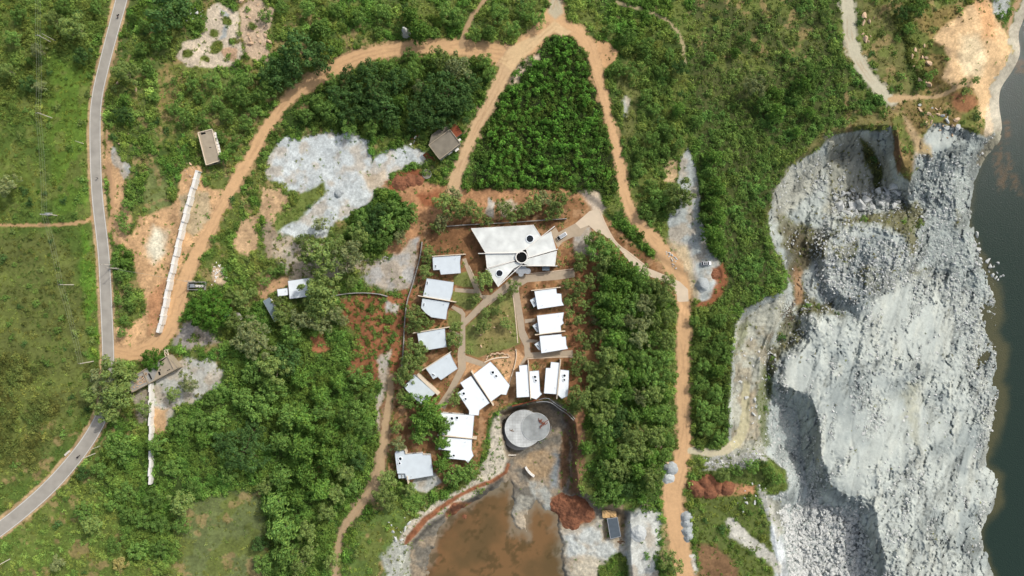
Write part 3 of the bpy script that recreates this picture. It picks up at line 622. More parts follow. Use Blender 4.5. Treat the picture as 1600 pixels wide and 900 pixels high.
k_ = MPP*(H-h)/H
VXYZ = np.stack([(GX-800)*k_, -(GY-450)*k_, h], -1)
NAMES = {0: 'ground', 1: 'dirt_track', 4: 'bare_soil', 5: 'gravel', 6: 'quarry_rock', 7: 'lawn', 8: 'lake_bed'}
def ground_material():
    m = bpy.data.materials.new('terrain'); m.use_nodes = True; nt = m.node_tree; b = nt.nodes['Principled BSDF']
    b.inputs['Roughness'].default_value = .95; b.inputs['Specular IOR Level'].default_value = .15
    at = nt.nodes.new('ShaderNodeAttribute'); at.attribute_name = 'col'
    g = nt.nodes.new('ShaderNodeNewGeometry')
    a = nt.nodes.new('ShaderNodeTexNoise'); a.inputs['Scale'].default_value = 1.3; a.inputs['Detail'].default_value = 6; a.inputs['Roughness'].default_value = .7
    v = nt.nodes.new('ShaderNodeTexVoronoi'); v.inputs['Scale'].default_value = .9; v.feature = 'F1'
    nt.links.new(g.outputs['Position'], a.inputs['Vector']); nt.links.new(g.outputs['Position'], v.inputs['Vector'])
    mr = nt.nodes.new('ShaderNodeMapRange'); mr.inputs['From Min'].default_value = .3; mr.inputs['From Max'].default_value = .7; mr.inputs['To Min'].default_value = .72; mr.inputs['To Max'].default_value = 1.26
    nt.links.new(a.outputs['Fac'], mr.inputs['Value'])
    sc = nt.nodes.new('ShaderNodeVectorMath'); sc.operation = 'SCALE'
    mo_ = nt.nodes.new('ShaderNodeAttribute'); mo_.attribute_name = 'mot'; mm = nt.nodes.new('ShaderNodeMix'); mm.data_type = 'FLOAT'; mm.inputs['A'].default_value = 1.0
    nt.links.new(mo_.outputs['Fac'], mm.inputs['Factor']); nt.links.new(mr.outputs[0], mm.inputs['B'])
    nt.links.new(at.outputs['Vector'], sc.inputs[0]); nt.links.new(mm.outputs['Result'], sc.inputs['Scale']); nt.links.new(sc.outputs[0], b.inputs['Base Color'])
    rk = nt.nodes.new('ShaderNodeAttribute'); rk.attribute_name = 'rock'
    ad = nt.nodes.new('ShaderNodeMath'); ad.operation = 'MULTIPLY_ADD'
    nt.links.new(v.outputs['Distance'], ad.inputs[0]); nt.links.new(rk.outputs['Fac'], ad.inputs[1]); nt.links.new(a.outputs['Fac'], ad.inputs[2])
    bp = nt.nodes.new('ShaderNodeBump'); bp.inputs['Strength'].default_value = .75
    md = nt.nodes.new('ShaderNodeMath'); md.operation = 'MULTIPLY_ADD'; md.inputs[1].default_value = .34; md.inputs[2].default_value = .09
    nt.links.new(rk.outputs['Fac'], md.inputs[0]); nt.links.new(md.outputs[0], bp.inputs['Distance'])
    nt.links.new(ad.outputs[0], bp.inputs['Height']); nt.links.new(bp.outputs['Normal'], b.inputs['Normal'])
    return m
M['terrain'] = ground_material()
rockiness = np.clip(ss(qs, 0, 4)*(.02+.8*rub_)+(cls == 6)*(qs < 0)*.6+steep*ss(qs, 0, 3)*.8, 0, 1)
ny, nx = GX.shape
dx = np.gradient(VXYZ, axis=1); dy = np.gradient(VXYZ, axis=0)
NR = np.cross(dy, dx); NR = NR/np.linalg.norm(NR, axis=-1, keepdims=True); NR = NR*np.sign(NR[..., 2].mean())
idx = np.arange(ny*nx).reshape(ny, nx)
Q = np.stack([idx[1:, :-1], idx[1:, 1:], idx[:-1, 1:], idx[:-1, :-1]], -1).reshape(-1, 4)
fc = cls[:-1, :-1].ravel()
for k, nm in NAMES.items():
    f = Q[fc == k]
    if not len(f): continue
    u, inv = np.unique(f, return_inverse=True)
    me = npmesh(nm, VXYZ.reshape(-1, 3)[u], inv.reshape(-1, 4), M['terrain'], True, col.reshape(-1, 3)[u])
    ra = me.attributes.new('mot', 'FLOAT', 'POINT'); ra.data.foreach_set('value', mot.ravel()[u].astype(np.float32))
    ra = me.attributes.new('rock', 'FLOAT', 'POINT'); ra.data.foreach_set('value', rockiness.ravel()[u].astype(np.float32))
    me.normals_split_custom_set_from_vertices(NR.reshape(-1, 3)[u])
    tag(link(me, nm), {'ground': 'green overgrown ground across the whole site', 'dirt_track': 'tan rutted dirt tracks winding past the compound', 'bare_soil': 'bare reddish and tan soil', 'gravel': 'pale grey gravel spreads and yards', 'quarry_rock': 'blasted pale grey quarry rock faces and floors', 'lawn': 'mown lawn between the cottages', 'lake_bed': 'submerged bed under the lake and the muddy pond'}[nm], kind='structure')
def samp(A, px, py):
    px = np.atleast_1d(px).astype(float); py = np.atleast_1d(py).astype(float)
    i = np.clip(np.searchsorted(gx, px)-1, 0, nx-2); j = np.clip(np.searchsorted(gy, py)-1, 0, ny-2)
    fx = np.clip((px-gx[i])/(gx[i+1]-gx[i]), 0, 1); fy = np.clip((py-gy[j])/(gy[j+1]-gy[j]), 0, 1)
    if A.ndim == 3: fx = fx[:, None]; fy = fy[:, None]
    return (A[j, i]*(1-fx)+A[j, i+1]*fx)*(1-fy)+(A[j+1, i]*(1-fx)+A[j+1, i+1]*fx)*fy
def hz(px, py): return float(samp(h, px, py)[0])
def G(px, py, dz=0.0): z = hz(px, py)+dz; return W(px, py, z)

# ---------------------------------------------------------------- water
def water(nm, px0, px1, py0, py1, z, step, cfun, mt, label):
    xs = np.arange(px0, px1+step, step); ys = np.arange(py0, py1+step, step); X, Y = np.meshgrid(xs, ys)
    k = MPP*(H-z)/H; V = np.stack([(X-800)*k, -(Y-450)*k, np.full(X.shape, z)], -1).reshape(-1, 3)
    I = np.arange(X.size).reshape(X.shape); F = np.stack([I[1:, :-1], I[1:, 1:], I[:-1, 1:], I[:-1, :-1]], -1).reshape(-1, 4)
    c = cfun(X, Y).reshape(-1, 3)
    return tag(link(npmesh(nm, V, F, mt, True, c), nm), label, kind='structure')
def water_mat(name, rough, bdist, bsc):
    m = bpy.data.materials.new(name); m.use_nodes = True; nt = m.node_tree; b = nt.nodes['Principled BSDF']
    at = nt.nodes.new('ShaderNodeAttribute'); at.attribute_name = 'col'; nt.links.new(at.outputs['Color'], b.inputs['Base Color'])
    b.inputs['Roughness'].default_value = rough; b.inputs['IOR'].default_value = 1.33
    g = nt.nodes.new('ShaderNodeNewGeometry'); a = nt.nodes.new('ShaderNodeTexNoise'); a.inputs['Scale'].default_value = bsc; a.inputs['Detail'].default_value = 5
    nt.links.new(g.outputs['Position'], a.inputs['Vector'])
    bp = nt.nodes.new('ShaderNodeBump'); bp.inputs['Distance'].default_value = bdist; nt.links.new(a.outputs['Fac'], bp.inputs['Height']); nt.links.new(bp.outputs['Normal'], b.inputs['Normal'])
    return m
M['lake_water'] = water_mat('lake_water', .07, .16, 1.9); M['pond_water'] = water_mat('pond_water', .2, .03, .6)
def lakec(X, Y):
    s = samp(lake_s, X.ravel(), Y.ravel()).reshape(X.shape); a = fbm(61, X, Y, 30, 4)
    c = colmix(np.broadcast_to(L(34,50,42), X.shape+(3,)), L(84,82,56), ss(-s+(a-.5)*14, -16, 0)*.8)
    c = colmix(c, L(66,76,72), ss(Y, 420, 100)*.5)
    for p in ["1548,190 1562,190 1566,250 1572,290 1560,300 1552,260", "1567,190 1580,192 1578,222 1570,224", "1572,240 1580,240 1590,290 1600,310 1580,295", "1583,90 1600,95 1600,120 1584,112", "1570,262 1574,262 1576,290 1571,290"]:
        q = P(p); c = colmix(c, L(92,76,54), ss(sdpoly(X+(a-.5)*14, Y+(fbm(62, X, Y, 8, 3)-.5)*14, q, 30), -3, 4)*.75*ss(fbm(63, X, Y, 4, 2), .3, .6))
    return c
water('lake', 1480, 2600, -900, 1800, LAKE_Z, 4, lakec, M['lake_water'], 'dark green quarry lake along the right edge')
def pondc(X, Y):
    a = fbm(64, X, Y, 60, 5); b_ = fbm(65, X, Y, 16, 4); s = samp(po, X.ravel(), Y.ravel()).reshape(X.shape)
    c = colmix(np.broadcast_to(L(120,92,60), X.shape+(3,)), L(98,80,52), ss(a, .4, .65))
    c = colmix(c, L(128,88,62), ss(-s+(b_-.5)*30, -30, 4)*ss(X, 790, 700)*.45); c = colmix(c, L(140,134,116), ss(-s+(b_-.5)*14, -14, 0)*.6)
    return colmix(c, L(80,68,42), ss(b_, .50, .66)*.7*ss(fbm(66, X, Y, 5, 2), .3, .6))
water('pond', 600, 920, 730, 1010, -8.1, 2, pondc, M['pond_water'], 'muddy brown pond on the pit floor')

# ---------------------------------------------------------------- vegetation meshes
def leaves(centres, radii, per, size, rg, up=-.25, droop=0.0, stretch=1.0, colvar=.22, yel=.12):
    """leaf-sized faces spread through clumps: V, F, colours"""
    n = len(centres); N = n*per
    c = np.repeat(centres, per, 0); r = np.repeat(radii, per)[:, None]
    d = rg.normal(size=(N, 3)); d[:, 2] = np.abs(d[:, 2])*(rg.random(N) > .22)*1.0-.25*rg.random(N); d /= np.linalg.norm(d, axis=1, keepdims=True)
    p = c+d*r*(.55+.45*rg.random((N, 1)))
    nrm = d*.8+rg.normal(size=(N, 3))*.45+np.array([0, 0, .35]); nrm /= np.linalg.norm(nrm, axis=1, keepdims=True)
    t = np.cross(nrm, rg.normal(size=(N, 3))); t /= np.linalg.norm(t, axis=1, keepdims=True); b = np.cross(nrm, t)
    s = size*(.6+.8*rg.random((N, 1)))
    V = np.stack([p-t*s*stretch, p-b*s*.55, p+t*s*stretch, p+b*s*.55], 1).reshape(-1, 3)
    F = np.arange(N*4).reshape(N, 4)
    cb = np.repeat(1+colvar*.6*(rg.random(n)*2-1), per)*(1+colvar*(rg.random(N)*2-1)); y = 1+yel*(rg.random(N)*2-1)
    col = np.stack([cb*y, cb, cb*(2-y)*.95], 1).repeat(4, 0)
    return V, F, col
def dome(n, rg, rx=1.0, hz_=.7, base=.35, irr=.3, fill=.35):
    """clump centres over an uneven dome"""
    out = []; k = rg.random(6)*6.28
    for i in range(n):
        u = (i+.5)/n; a = i*2.39996+rg.normal()*.3; rr = math.sqrt(u)
        e = 1+irr*(.5*math.sin(3*a+k[0])+.5*math.sin(2*a+k[1])+.4*math.sin(5*a+k[2]))
        z = base+hz_*math.sqrt(max(0, 1-rr**2*.92))*(1+.25*rg.normal())*.8
        if rg.random() < fill*.4: z = base+(z-base)*.4
        out.append((rr*e*rx*.86+rg.normal()*.03, 0, z, a))
    return np.array([(r*math.cos(a), r*math.sin(a), z) for r, _, z, a in out])
def crown_mesh(kind, seed):
    rg = np.random.default_rng(seed)
    if kind == 'broad': c = dome(34, rg, 1, .72, .5, .22); V, F, K = leaves(c, rg.uniform(.15, .27, 34), 46, .062, rg)
    elif kind == 'big': c = dome(85, rg, 1, .6, .5, .18); V, F, K = leaves(c, rg.uniform(.09, .16, 85), 42, .036, rg)
    elif kind == 'lush': c = dome(70, rg, 1, .62, .5, .07); V, F, K = leaves(c, rg.uniform(.12, .17, 70), 60, .042, rg, colvar=.35)
    elif kind == 'olive': c = dome(30, rg, 1, .7, .55, .4); V, F, K = leaves(c, rg.uniform(.15, .29, 30), 62, .052, rg, stretch=1.35, colvar=.2)
    elif kind == 'bigolive': c = dome(70, rg, 1, .6, .55, .3); V, F, K = leaves(c, rg.uniform(.09, .17, 70), 56, .036, rg, stretch=1.4, colvar=.2)
    elif kind == 'thin': c = dome(26, rg, 1, .6, .5, .35); V, F, K = leaves(c, rg.uniform(.07, .13, 26), 18, .06, rg)
    elif kind == 'frond':           # radial feathery boughs that end in drooping sprays
        Vs, Fs, Ks = [], [], []; nb = 26; b0 = 0
        for i in range(nb):
            a = i*2.39996+rg.normal()*.2; Lr = (.45+.55*math.sqrt((i+1)/nb))*(1+.15*rg.normal()); n = 46
            t = rg.random(n)**.7; side = rg.normal(size=n)*.10*(1.1-t*.6)
            x = t*Lr; z = .62+.62*(1-(i/nb))+.12*np.sin(t*3)-.28*t*t+rg.normal(size=n)*.03
            p = np.stack([x*math.cos(a)-side*math.sin(a), x*math.sin(a)+side*math.cos(a), z], 1)
            v, f, k = leaves(p, np.full(n, .03), 1, .075, rg, stretch=1.25, colvar=.2)
            k *= (1+.18*(rg.random()*2-1)); Vs.append(v); Fs.append(f+b0); Ks.append(k); b0 += len(v)
        V, F, K = np.vstack(Vs), np.vstack(Fs), np.vstack(Ks)
    elif kind == 'bush': c = dome(9, rg, 1, .55, .25, .45); V, F, K = leaves(c, rg.uniform(.25, .48, 9), 17, .16, rg)
    elif kind == 'tuft': c = dome(4, rg, 1, .25, .1, .6); V, F, K = leaves(c, rg.uniform(.3, .55, 4), 7, .30, rg)
    elif kind == 'sapling': c = dome(7, rg, .7, 1.3, .5, .3); V, F, K = leaves(c, rg.uniform(.22, .42, 7), 18, .15, rg)
    elif kind == 'garden': c = dome(6, rg, 1, .45, .2, .5); V, F, K = leaves(c, rg.uniform(.2, .4, 6), 12, .18, rg)
    return npmesh(kind+'_leaves', V, F, None, False, K)
def trunk_mesh(seed, hgt=1.0, bark='bark', limbs=5, r=.045):
    rg = np.random.default_rng(seed); b = MB()
    b.tube([(0,0,-.3), (0,0,0), (.02,.01,.3*hgt), (.0,.03,.75*hgt)], [r*1.6, r*1.25, r, r*.5], 7)
    for i in range(limbs):
        a = i*2.4+rg.random(); q = .35+.12*i/limbs
        b.tube([(0.01,0,q*hgt), (.28*math.cos(a), .28*math.sin(a), (q+.22)*hgt), (.62*math.cos(a), .62*math.sin(a), (q+.36)*hgt)], [r*.55, r*.35, r*.12], 5)
    me = bpy.data.meshes.new('trunk'); me.from_pydata(b.v, [], b.f); me.materials.append(M[bark]); return me
VARN = {'broad': 4, 'big': 2, 'lush': 2, 'olive': 4, 'bigolive': 2, 'thin': 1, 'frond': 3, 'bush': 4, 'tuft': 4, 'sapling': 4, 'garden': 2}
PROTO = {k: [crown_mesh(k, 100*i+hash_) for i in range(n)] for hash_, (k, n) in enumerate(VARN.items())}
TRUNK = {k: trunk_mesh(5+i, 1.0, b) for i, (k, b) in enumerate([('broad','bark'), ('big','bark'), ('lush','bark'), ('olive','pale_bark'), ('bigolive','pale_bark'), ('thin','pale_bark'), ('frond','pale_bark')])}
_mc = {}
def with_mat(me, mname):
    k = (me.name, mname)
    if k not in _mc: m = me.copy(); m.materials.append(M[mname]); _mc[k] = m
    return _mc[k]

LANDM = [("the fan-shaped main roof", 812, 388), ("the round concrete disc roofs", 824, 668), ("the white car on gravel", 1103, 411), ("the flat-roofed block by the white wall", 328, 230),
 ("the weathered villa beside the dirt track", 695, 226), ("the roofless ruin at the roadside", 243, 585), ("the transformer yard", 309, 447), ("the tin-roofed hut under trees", 465, 450), ("the grey site shed", 959, 825),
 ("the three-way dirt track junction", 868, 50), ("the red soil heap", 1105, 765), ("the granite outcrop", 330, 60), ("the middle of the muddy pond", 760, 840), ("the lone grey gravel cone", 1097, 445),
 ("the slanting white parapet wall's top end", 312, 268), ("the dirt road mouth on the asphalt road", 180, 552), ("the lowest single cottage roof", 647, 728), ("the white double roof left of the pond bank", 713, 685),
 ("the middle of the lawn", 767, 510), ("the asphalt bend near the tilted pole", 125, 706), ("the orange bare hill", 1525, 90), ("the green rock spur tip", 1412, 275), ("the gravel ledge below the rim", 1175, 560), ("the grey gravel lot", 500, 270)]
used_labels = set()
def where(px, py, pre, full=False):
    """label text: distance right/left and above/below of the nearest landmark in the photo"""
    L_ = sorted(LANDM, key=lambda l: (l[1]-px)**2+(l[2]-py)**2)
    for nm, lx, ly in L_[:6]:
        dx = round((px-lx)*MPP); dy = round((ly-py)*MPP)
        if dx == 0 and dy == 0: dx = 1
        a = (f"{abs(dx)} m {'right' if dx > 0 else 'left'}" if dx else ''); b = (f"{abs(dy)} m {'above' if dy > 0 else 'below'}" if dy else '')
        s = f"{pre}, {' and '.join(t for t in (a, b) if t)} {'of ' if not dy else ''}{nm}"
        if len(s.split()) <= 16 and s not in used_labels: used_labels.add(s); return s
    dx = round((px-L_[0][1])*MPP, 1); dy = round((L_[0][2]-py)*MPP, 1)
    s = f"{pre.split(' ')[0]} {pre.split(' ')[-1]}, {abs(dx)} m {'right' if dx > 0 else 'left'}, {abs(dy)} m {'above' if dy > 0 else 'below'} {L_[0][0]}"
    used_labels.add(s); return s
KIND = {  # crown kind, leaf material, thing name, category, label start, height factor
 'dark': ('broad', 'leaf_dark', 'broadleaf_tree', 'tree', 'dark green broadleaf tree', 1.25, 'dark broadleaf trees'),
 'mid': ('broad', 'leaf_mid', 'broadleaf_tree', 'tree', 'mid green bushy tree', 1.2, 'mid green trees'),
 'bright': ('frond', 'leaf_bright', 'feathery_tree', 'tree', 'bright green feathery tree', 1.3, 'feathery bright green trees'),
 'frond': ('frond', 'leaf_mid', 'feathery_tree', 'tree', 'green feathery tree', 1.3, 'feathery green trees'),
 'olive': ('olive', 'leaf_olive', 'olive_green_tree', 'tree', 'olive green airy tree', 1.5, 'olive green airy trees'),
 'grey': ('olive', 'leaf_greyolive', 'olive_green_tree', 'tree', 'grey olive airy tree', 1.5, 'olive green airy trees'),
 'bigdark': ('big', 'leaf_dark', 'spreading_tree', 'tree', 'huge dark spreading tree', .95, 'great spreading trees'),
 'bigolive': ('bigolive', 'leaf_greyolive', 'spreading_tree', 'tree', 'large olive spreading tree', 1.0, 'great spreading trees'),
 'lush': ('lush', 'leaf_lush', 'round_tree', 'tree', 'lush round rich green tree', .95, None),
 'thin': ('thin', 'leaf_mid', 'open_branched_tree', 'tree', 'open branched tree with sparse leaf clusters', .9, None),
 'flower': ('broad', 'leaf_flower', 'pale_flowering_tree', 'tree', 'pale yellowish flowering tree', 1.2, 'pale flowering trees'),
}
ntree = 0; TREES = []
def tree(px, py, rpx, kind, seed=None, label=None, hf=1.0):
    global ntree
    ck, lm, nm, cat, pre, hh, grp = KIND[kind]
    z = hz(px, py); r = rpx*MPP; hgt = r*hh*hf
    if hgt < 3: hgt = 3
    # the crown (about 70 % up) should sit over the photo pixel
    top = z+hgt*.8; x, y, _ = W(px, py, top)
    rr = random.Random(int(px*7+py*13) if seed is None else seed)
    root = empty(nm, (x, y, z-.05), rr.random()*6.28); root.scale = (r*(.93+.14*rr.random()), r*(.93+.14*rr.random()), hgt)
    tag(root, label or where(px, py, pre), cat, grp)
    o = link(with_mat(rr.choice(PROTO[ck]), lm), 'crown', root)
    link(TRUNK[ck], 'trunk', root)
    ntree += 1; TREES.append((px, py, rpx)); return root

T_ = """
115,42,22,olive 86,30,14,olive 128,86,13,dark 60,78,13,grey 45,132,13,dark 30,20,14,mid 20,60,15,mid 12,110,12,olive 150,12,12,mid 98,8,12,mid 47,94,8,frond 8,290,20,grey 62,135,9,grey
262,18,27,dark 252,58,19,mid 285,8,14,dark 198,112,17,olive 195,155,9,bright 194,180,14,dark 225,40,10,mid 232,105,10,mid 240,150,9,mid 222,75,9,mid 312,38,8,mid 208,28,9,frond
500,45,21,frond 480,12,15,mid 470,82,26,dark 445,95,24,dark 500,92,22,dark 425,118,20,dark 455,120,17,dark 412,142,17,mid 414,25,12,mid 440,12,12,mid 525,15,12,mid 560,25,12,mid 600,20,14,mid 640,25,17,bright 655,48,18,bright 625,45,10,mid 590,50,9,mid 700,20,15,mid 715,28,13,mid 680,50,9,mid 780,20,15,mid 800,45,13,mid 765,50,11,frond 745,55,10,mid 820,15,14,mid 840,30,11,mid
520,125,14,mid 545,118,16,dark 575,112,17,dark 605,105,15,mid 530,150,18,dark 560,145,20,dark 590,138,18,dark 620,125,17,dark 645,110,15,mid 515,172,15,mid 545,178,18,dark 575,172,18,dark 600,165,19,dark 625,160,15,bright 610,190,15,dark 580,200,12,mid 545,200,12,mid 495,160,12,mid 478,180,11,mid 690,92,20,olive 715,105,20,grey 655,135,10,grey 700,140,36,bigdark 668,170,30,bigdark 720,165,24,dark 650,190,16,dark 690,185,19,dark 735,130,20,dark 755,95,13,mid 765,115,12,mid 640,85,12,mid
325,485,36,lush 395,530,38,bigolive 365,500,14,olive 430,575,26,olive 400,580,22,mid 360,462,11,olive 378,470,14,olive 395,455,10,olive
510,405,26,olive 545,400,24,grey 490,395,20,olive 525,385,18,olive 560,365,14,olive 475,375,13,olive 500,350,12,grey 548,440,11,olive 492,452,20,olive 505,455,24,olive 495,480,22,olive 470,500,20,grey 440,490,17,olive 500,505,17,grey 520,490,15,grey 455,520,18,mid 435,470,10,olive 535,500,12,grey 450,560,22,dark 470,590,18,bright 420,610,22,mid
238,562,19,lush 180,582,22,olive 165,600,28,bigolive 185,615,24,olive 150,620,18,olive 172,640,20,olive 205,585,13,olive 225,635,11,olive 270,615,11,olive 295,600,12,grey
185,698,20,mid 155,732,14,mid 243,695,17,frond 280,665,17,mid 318,685,15,bright 380,705,42,bigdark 395,675,20,dark 355,740,16,mid 270,730,15,mid 195,770,16,mid 240,780,18,mid 220,810,18,mid 250,818,17,mid 283,785,22,olive 300,765,15,mid 200,805,16,mid 130,800,14,mid 145,820,14,olive 90,880,13,grey 180,850,15,mid 215,860,16,mid 250,855,14,mid 188,880,13,flower 285,820,12,mid 310,660,12,mid 340,655,14,mid 345,690,14,dark 175,790,12,mid 130,740,12,dark
450,650,22,frond 440,690,20,frond 475,655,20,bright 500,620,20,bright 530,600,18,bright 560,590,16,mid 470,700,24,bright 510,680,20,bright 545,650,18,mid 440,745,22,frond 480,740,20,bright 515,720,22,bright 500,765,18,bright 545,700,17,mid 540,740,16,olive 430,790,22,frond 465,780,20,bright 440,830,22,frond 480,830,16,olive 445,868,20,frond 470,880,17,olive 510,800,16,olive 525,770,13,olive 490,738,9,flower 450,865,9,flower 415,760,12,olive 505,640,14,mid 520,875,12,olive 485,860,13,olive 405,640,20,mid 380,620,18,mid 345,610,15,mid 330,625,13,mid 560,640,15,mid 575,620,12,mid 570,670,12,mid 415,880,15,mid 405,850,13,dark 550,760,12,mid 560,720,12,dark
697,318,15,olive 715,330,16,olive 735,325,15,olive 690,345,14,grey 745,335,13,olive 785,325,15,olive 800,335,12,olive 835,318,13,olive 850,310,12,grey 870,320,15,olive 820,328,12,olive 880,308,10,olive 683,355,12,olive 710,305,12,grey 760,345,9,olive 860,335,10,olive
670,393,9,olive 668,405,10,olive 666,424,13,olive 757,439,15,olive 742,468,11,garden_ 666,460,8,olive 649,492,15,olive 650,510,13,olive 668,505,10,olive 713,510,8,olive 710,533,13,olive 705,525,9,olive 760,487,9,olive 775,485,10,olive 755,508,11,olive 790,505,9,olive 783,465,7,olive 803,448,10,olive 672,482,8,thin 650,545,14,olive 640,575,17,olive 655,560,13,olive 630,590,14,olive 635,560,12,olive 628,618,12,olive 711,623,10,olive 672,640,24,bright 690,665,18,bright 660,660,18,bright 690,690,15,bright 655,680,14,frond 620,668,9,olive 622,695,13,grey 700,710,11,bright 715,740,16,mid 690,725,16,bright 705,748,14,mid 735,725,10,mid 603,750,14,olive 613,740,8,olive 600,775,14,olive 608,790,11,olive 640,765,11,olive 640,625,14,mid 730,740,12,mid
815,345,0,x 907,404,11,olive 905,415,9,olive 885,445,9,olive 905,450,13,olive 920,440,12,olive 898,465,10,olive 912,475,10,olive 925,485,11,olive 890,490,9,olive 905,500,9,olive 907,525,10,olive 930,530,9,olive 915,540,9,olive 903,560,12,olive 915,570,12,olive 900,580,9,olive 893,600,0,x 905,617,20,olive 898,640,9,olive 930,500,10,grey 888,470,8,olive 930,575,13,olive 925,590,12,olive
935,385,20,mid 930,375,14,olive 950,395,17,mid 945,410,14,olive 965,415,18,bright 985,425,18,bright 1000,430,16,mid 975,445,17,bright 950,440,17,bright 940,425,12,olive 1005,450,15,mid 1020,445,13,olive 1035,450,13,olive 1045,440,12,olive 960,470,20,bright 985,475,16,mid 1005,475,14,grey 1020,470,13,olive 1040,465,14,olive 940,465,15,frond 945,495,17,bright 965,500,18,frond 985,500,15,grey 1005,505,13,grey 1025,500,13,olive 1045,495,14,olive 940,520,15,olive 960,530,18,bright 980,535,15,mid 1000,530,14,grey 1020,530,15,mid 1042,530,14,olive 950,555,16,olive 970,560,15,bright 990,560,16,mid 1010,560,14,mid 1035,560,17,mid 955,585,17,olive 975,590,16,bright 995,585,15,bright 1015,590,15,mid 1040,590,15,mid 938,600,13,olive
930,620,14,olive 945,610,14,olive 960,620,16,bright 980,615,15,mid 1000,620,14,grey 1020,615,16,olive 1040,620,15,bright 935,650,15,olive 950,640,15,olive 970,645,15,dark 990,650,15,frond 1010,645,15,bright 1030,645,15,mid 1045,655,13,mid 945,675,16,mid 965,670,15,dark 985,675,15,olive 1005,680,15,olive 1025,680,16,olive 1042,685,14,mid 920,700,10,mid 955,705,17,bright 980,705,18,olive 1000,705,17,olive 1015,715,14,bright 1040,710,10,mid 960,730,18,olive 975,735,16,olive 945,735,14,mid 995,735,17,bright 1020,745,17,olive 1005,760,15,mid 980,765,15,dark 955,765,15,mid 935,780,14,mid 1012,790,17,thin 965,785,10,mid 915,700,10,bright 1050,880,16,olive 1055,735,0,x
1060,300,19,olive 1048,325,13,olive 1072,310,12,olive 1110,270,15,frond 1115,245,13,bright 1120,295,18,bright 1112,315,16,bright 1120,340,17,bright 1110,362,15,bright 1118,385,14,bright 1125,370,12,frond 1100,340,11,frond 1128,395,9,bright 1100,290,11,mid
1062,105,14,dark 1047,85,11,mid 985,110,15,mid 1010,150,12,mid 1025,170,10,mid 965,105,10,mid 980,55,14,mid 1010,70,13,mid 955,45,10,mid 1060,170,13,bright 1035,110,12,mid 1090,190,11,mid 1020,355,0,x 1000,240,12,mid 1020,215,11,mid 1045,205,12,mid 1015,290,12,mid 1010,330,12,mid 1030,310,14,mid 1062,225,10,mid 998,265,10,mid 1040,235,9,mid
1180,135,17,grey 1165,60,9,mid 1150,82,9,bright 1110,90,10,mid 1125,75,9,olive 1195,160,12,mid 1210,145,12,bright 1215,175,14,bright 1255,130,14,bright 1270,110,13,mid 1245,150,11,mid 1290,20,10,olive 1230,85,10,mid 1410,20,13,dark 1420,45,11,mid 1435,10,12,mid 1400,0,12,olive 1450,120,9,mid 1440,135,9,mid 1265,175,9,bright 1245,205,8,bright 1525,125,6,mid 1505,128,6,olive
1100,520,12,mid 1115,545,13,mid 1125,530,11,mid 1100,570,13,mid 1120,580,13,bright 1095,600,13,mid 1118,615,12,mid 1100,640,13,mid 1122,650,12,mid 1105,670,13,mid 1125,685,10,mid 1125,500,12,mid 1085,500,9,mid 1135,560,9,mid 1130,740,12,olive 1150,735,10,mid 1175,728,12,mid 1200,735,12,mid 1215,748,10,mid
565,340,15,mid 590,330,17,dark 615,325,15,mid 640,325,12,mid 555,360,15,mid 580,355,17,dark 605,350,17,mid 630,350,14,mid 575,378,13,mid 600,375,14,mid 625,370,10,grey 560,375,10,mid 645,340,9,mid
350,85,0,x 345,350,0,x 375,130,14,mid 390,125,12,mid 360,145,12,mid 385,155,13,mid 355,180,14,mid 385,190,12,mid 330,125,12,mid 310,150,11,mid 290,185,11,mid 270,170,10,mid 345,215,9,mid 350,245,10,bright 300,130,10,mid 400,175,12,mid 340,160,11,mid 315,185,11,mid 370,220,9,mid 360,230,8,mid
190,340,9,mid 195,355,9,mid 198,320,8,mid 180,410,8,mid 190,430,10,mid 200,450,9,mid 185,470,9,mid 205,480,9,mid 195,500,8,mid 200,395,8,bright 195,410,8,bright 190,520,7,mid 440,420,9,mid 415,440,8,mid 425,425,8,mid"""
for t in T_.split():
    a, b_, c_, k = t.split(',')
    if k == 'x': continue
    if k == 'garden_': k = 'olive'
    r_ = float(c_)
    # the photo's crowns are mostly 3-6 m across; radii above are in photo pixels
    tree(float(a), float(b_), r_*(1.1 if k in ('lush', 'thin') else random.uniform(.9, 1.25)), k, hf=.8 if 640 < float(a) < 810 and 400 < float(b_) < 630 else 1.0)

# ---- saplings of the plantation in the track triangle: rows, 280 single plants
TRI = "752,262 768,180 800,120 835,80 865,58 895,62 915,95 935,170 950,230 960,290 905,296 800,296 735,292"
cand = []
for r0 in range(0, 40):
    for c0 in range(0, 40):
        x = 728+c0*9.2+(r0 % 2)*4.6; y = 55+r0*8.6
        cand.append((x+random.gauss(0, 1.6), y+random.gauss(0, 1.6)))
cx_ = np.array(cand); s_ = sdpoly(cx_[:, 0], cx_[:, 1], P(TRI), 30)
cand = [c for c, s in zip(cand, s_) if s > 3]; random.shuffle(cand)
for (x, y) in cand[:290]:
    r = random.choice([random.uniform(.9, 1.4), random.uniform(1.4, 2.5)]); z = hz(x, y); wx = W(x, y, z+1.5)
    o = link(with_mat(random.choice(PROTO['sapling']), 'leaf_sapling'), 'plantation_sapling', None, (wx[0], wx[1], z-.1)); o.scale = (r, r, r*random.uniform(.95, 1.4)); o.rotation_euler.z = random.random()*6.28
    tag(o, where(x, y, 'dense green sapling'), 'sapling', 'saplings planted in the track triangle')

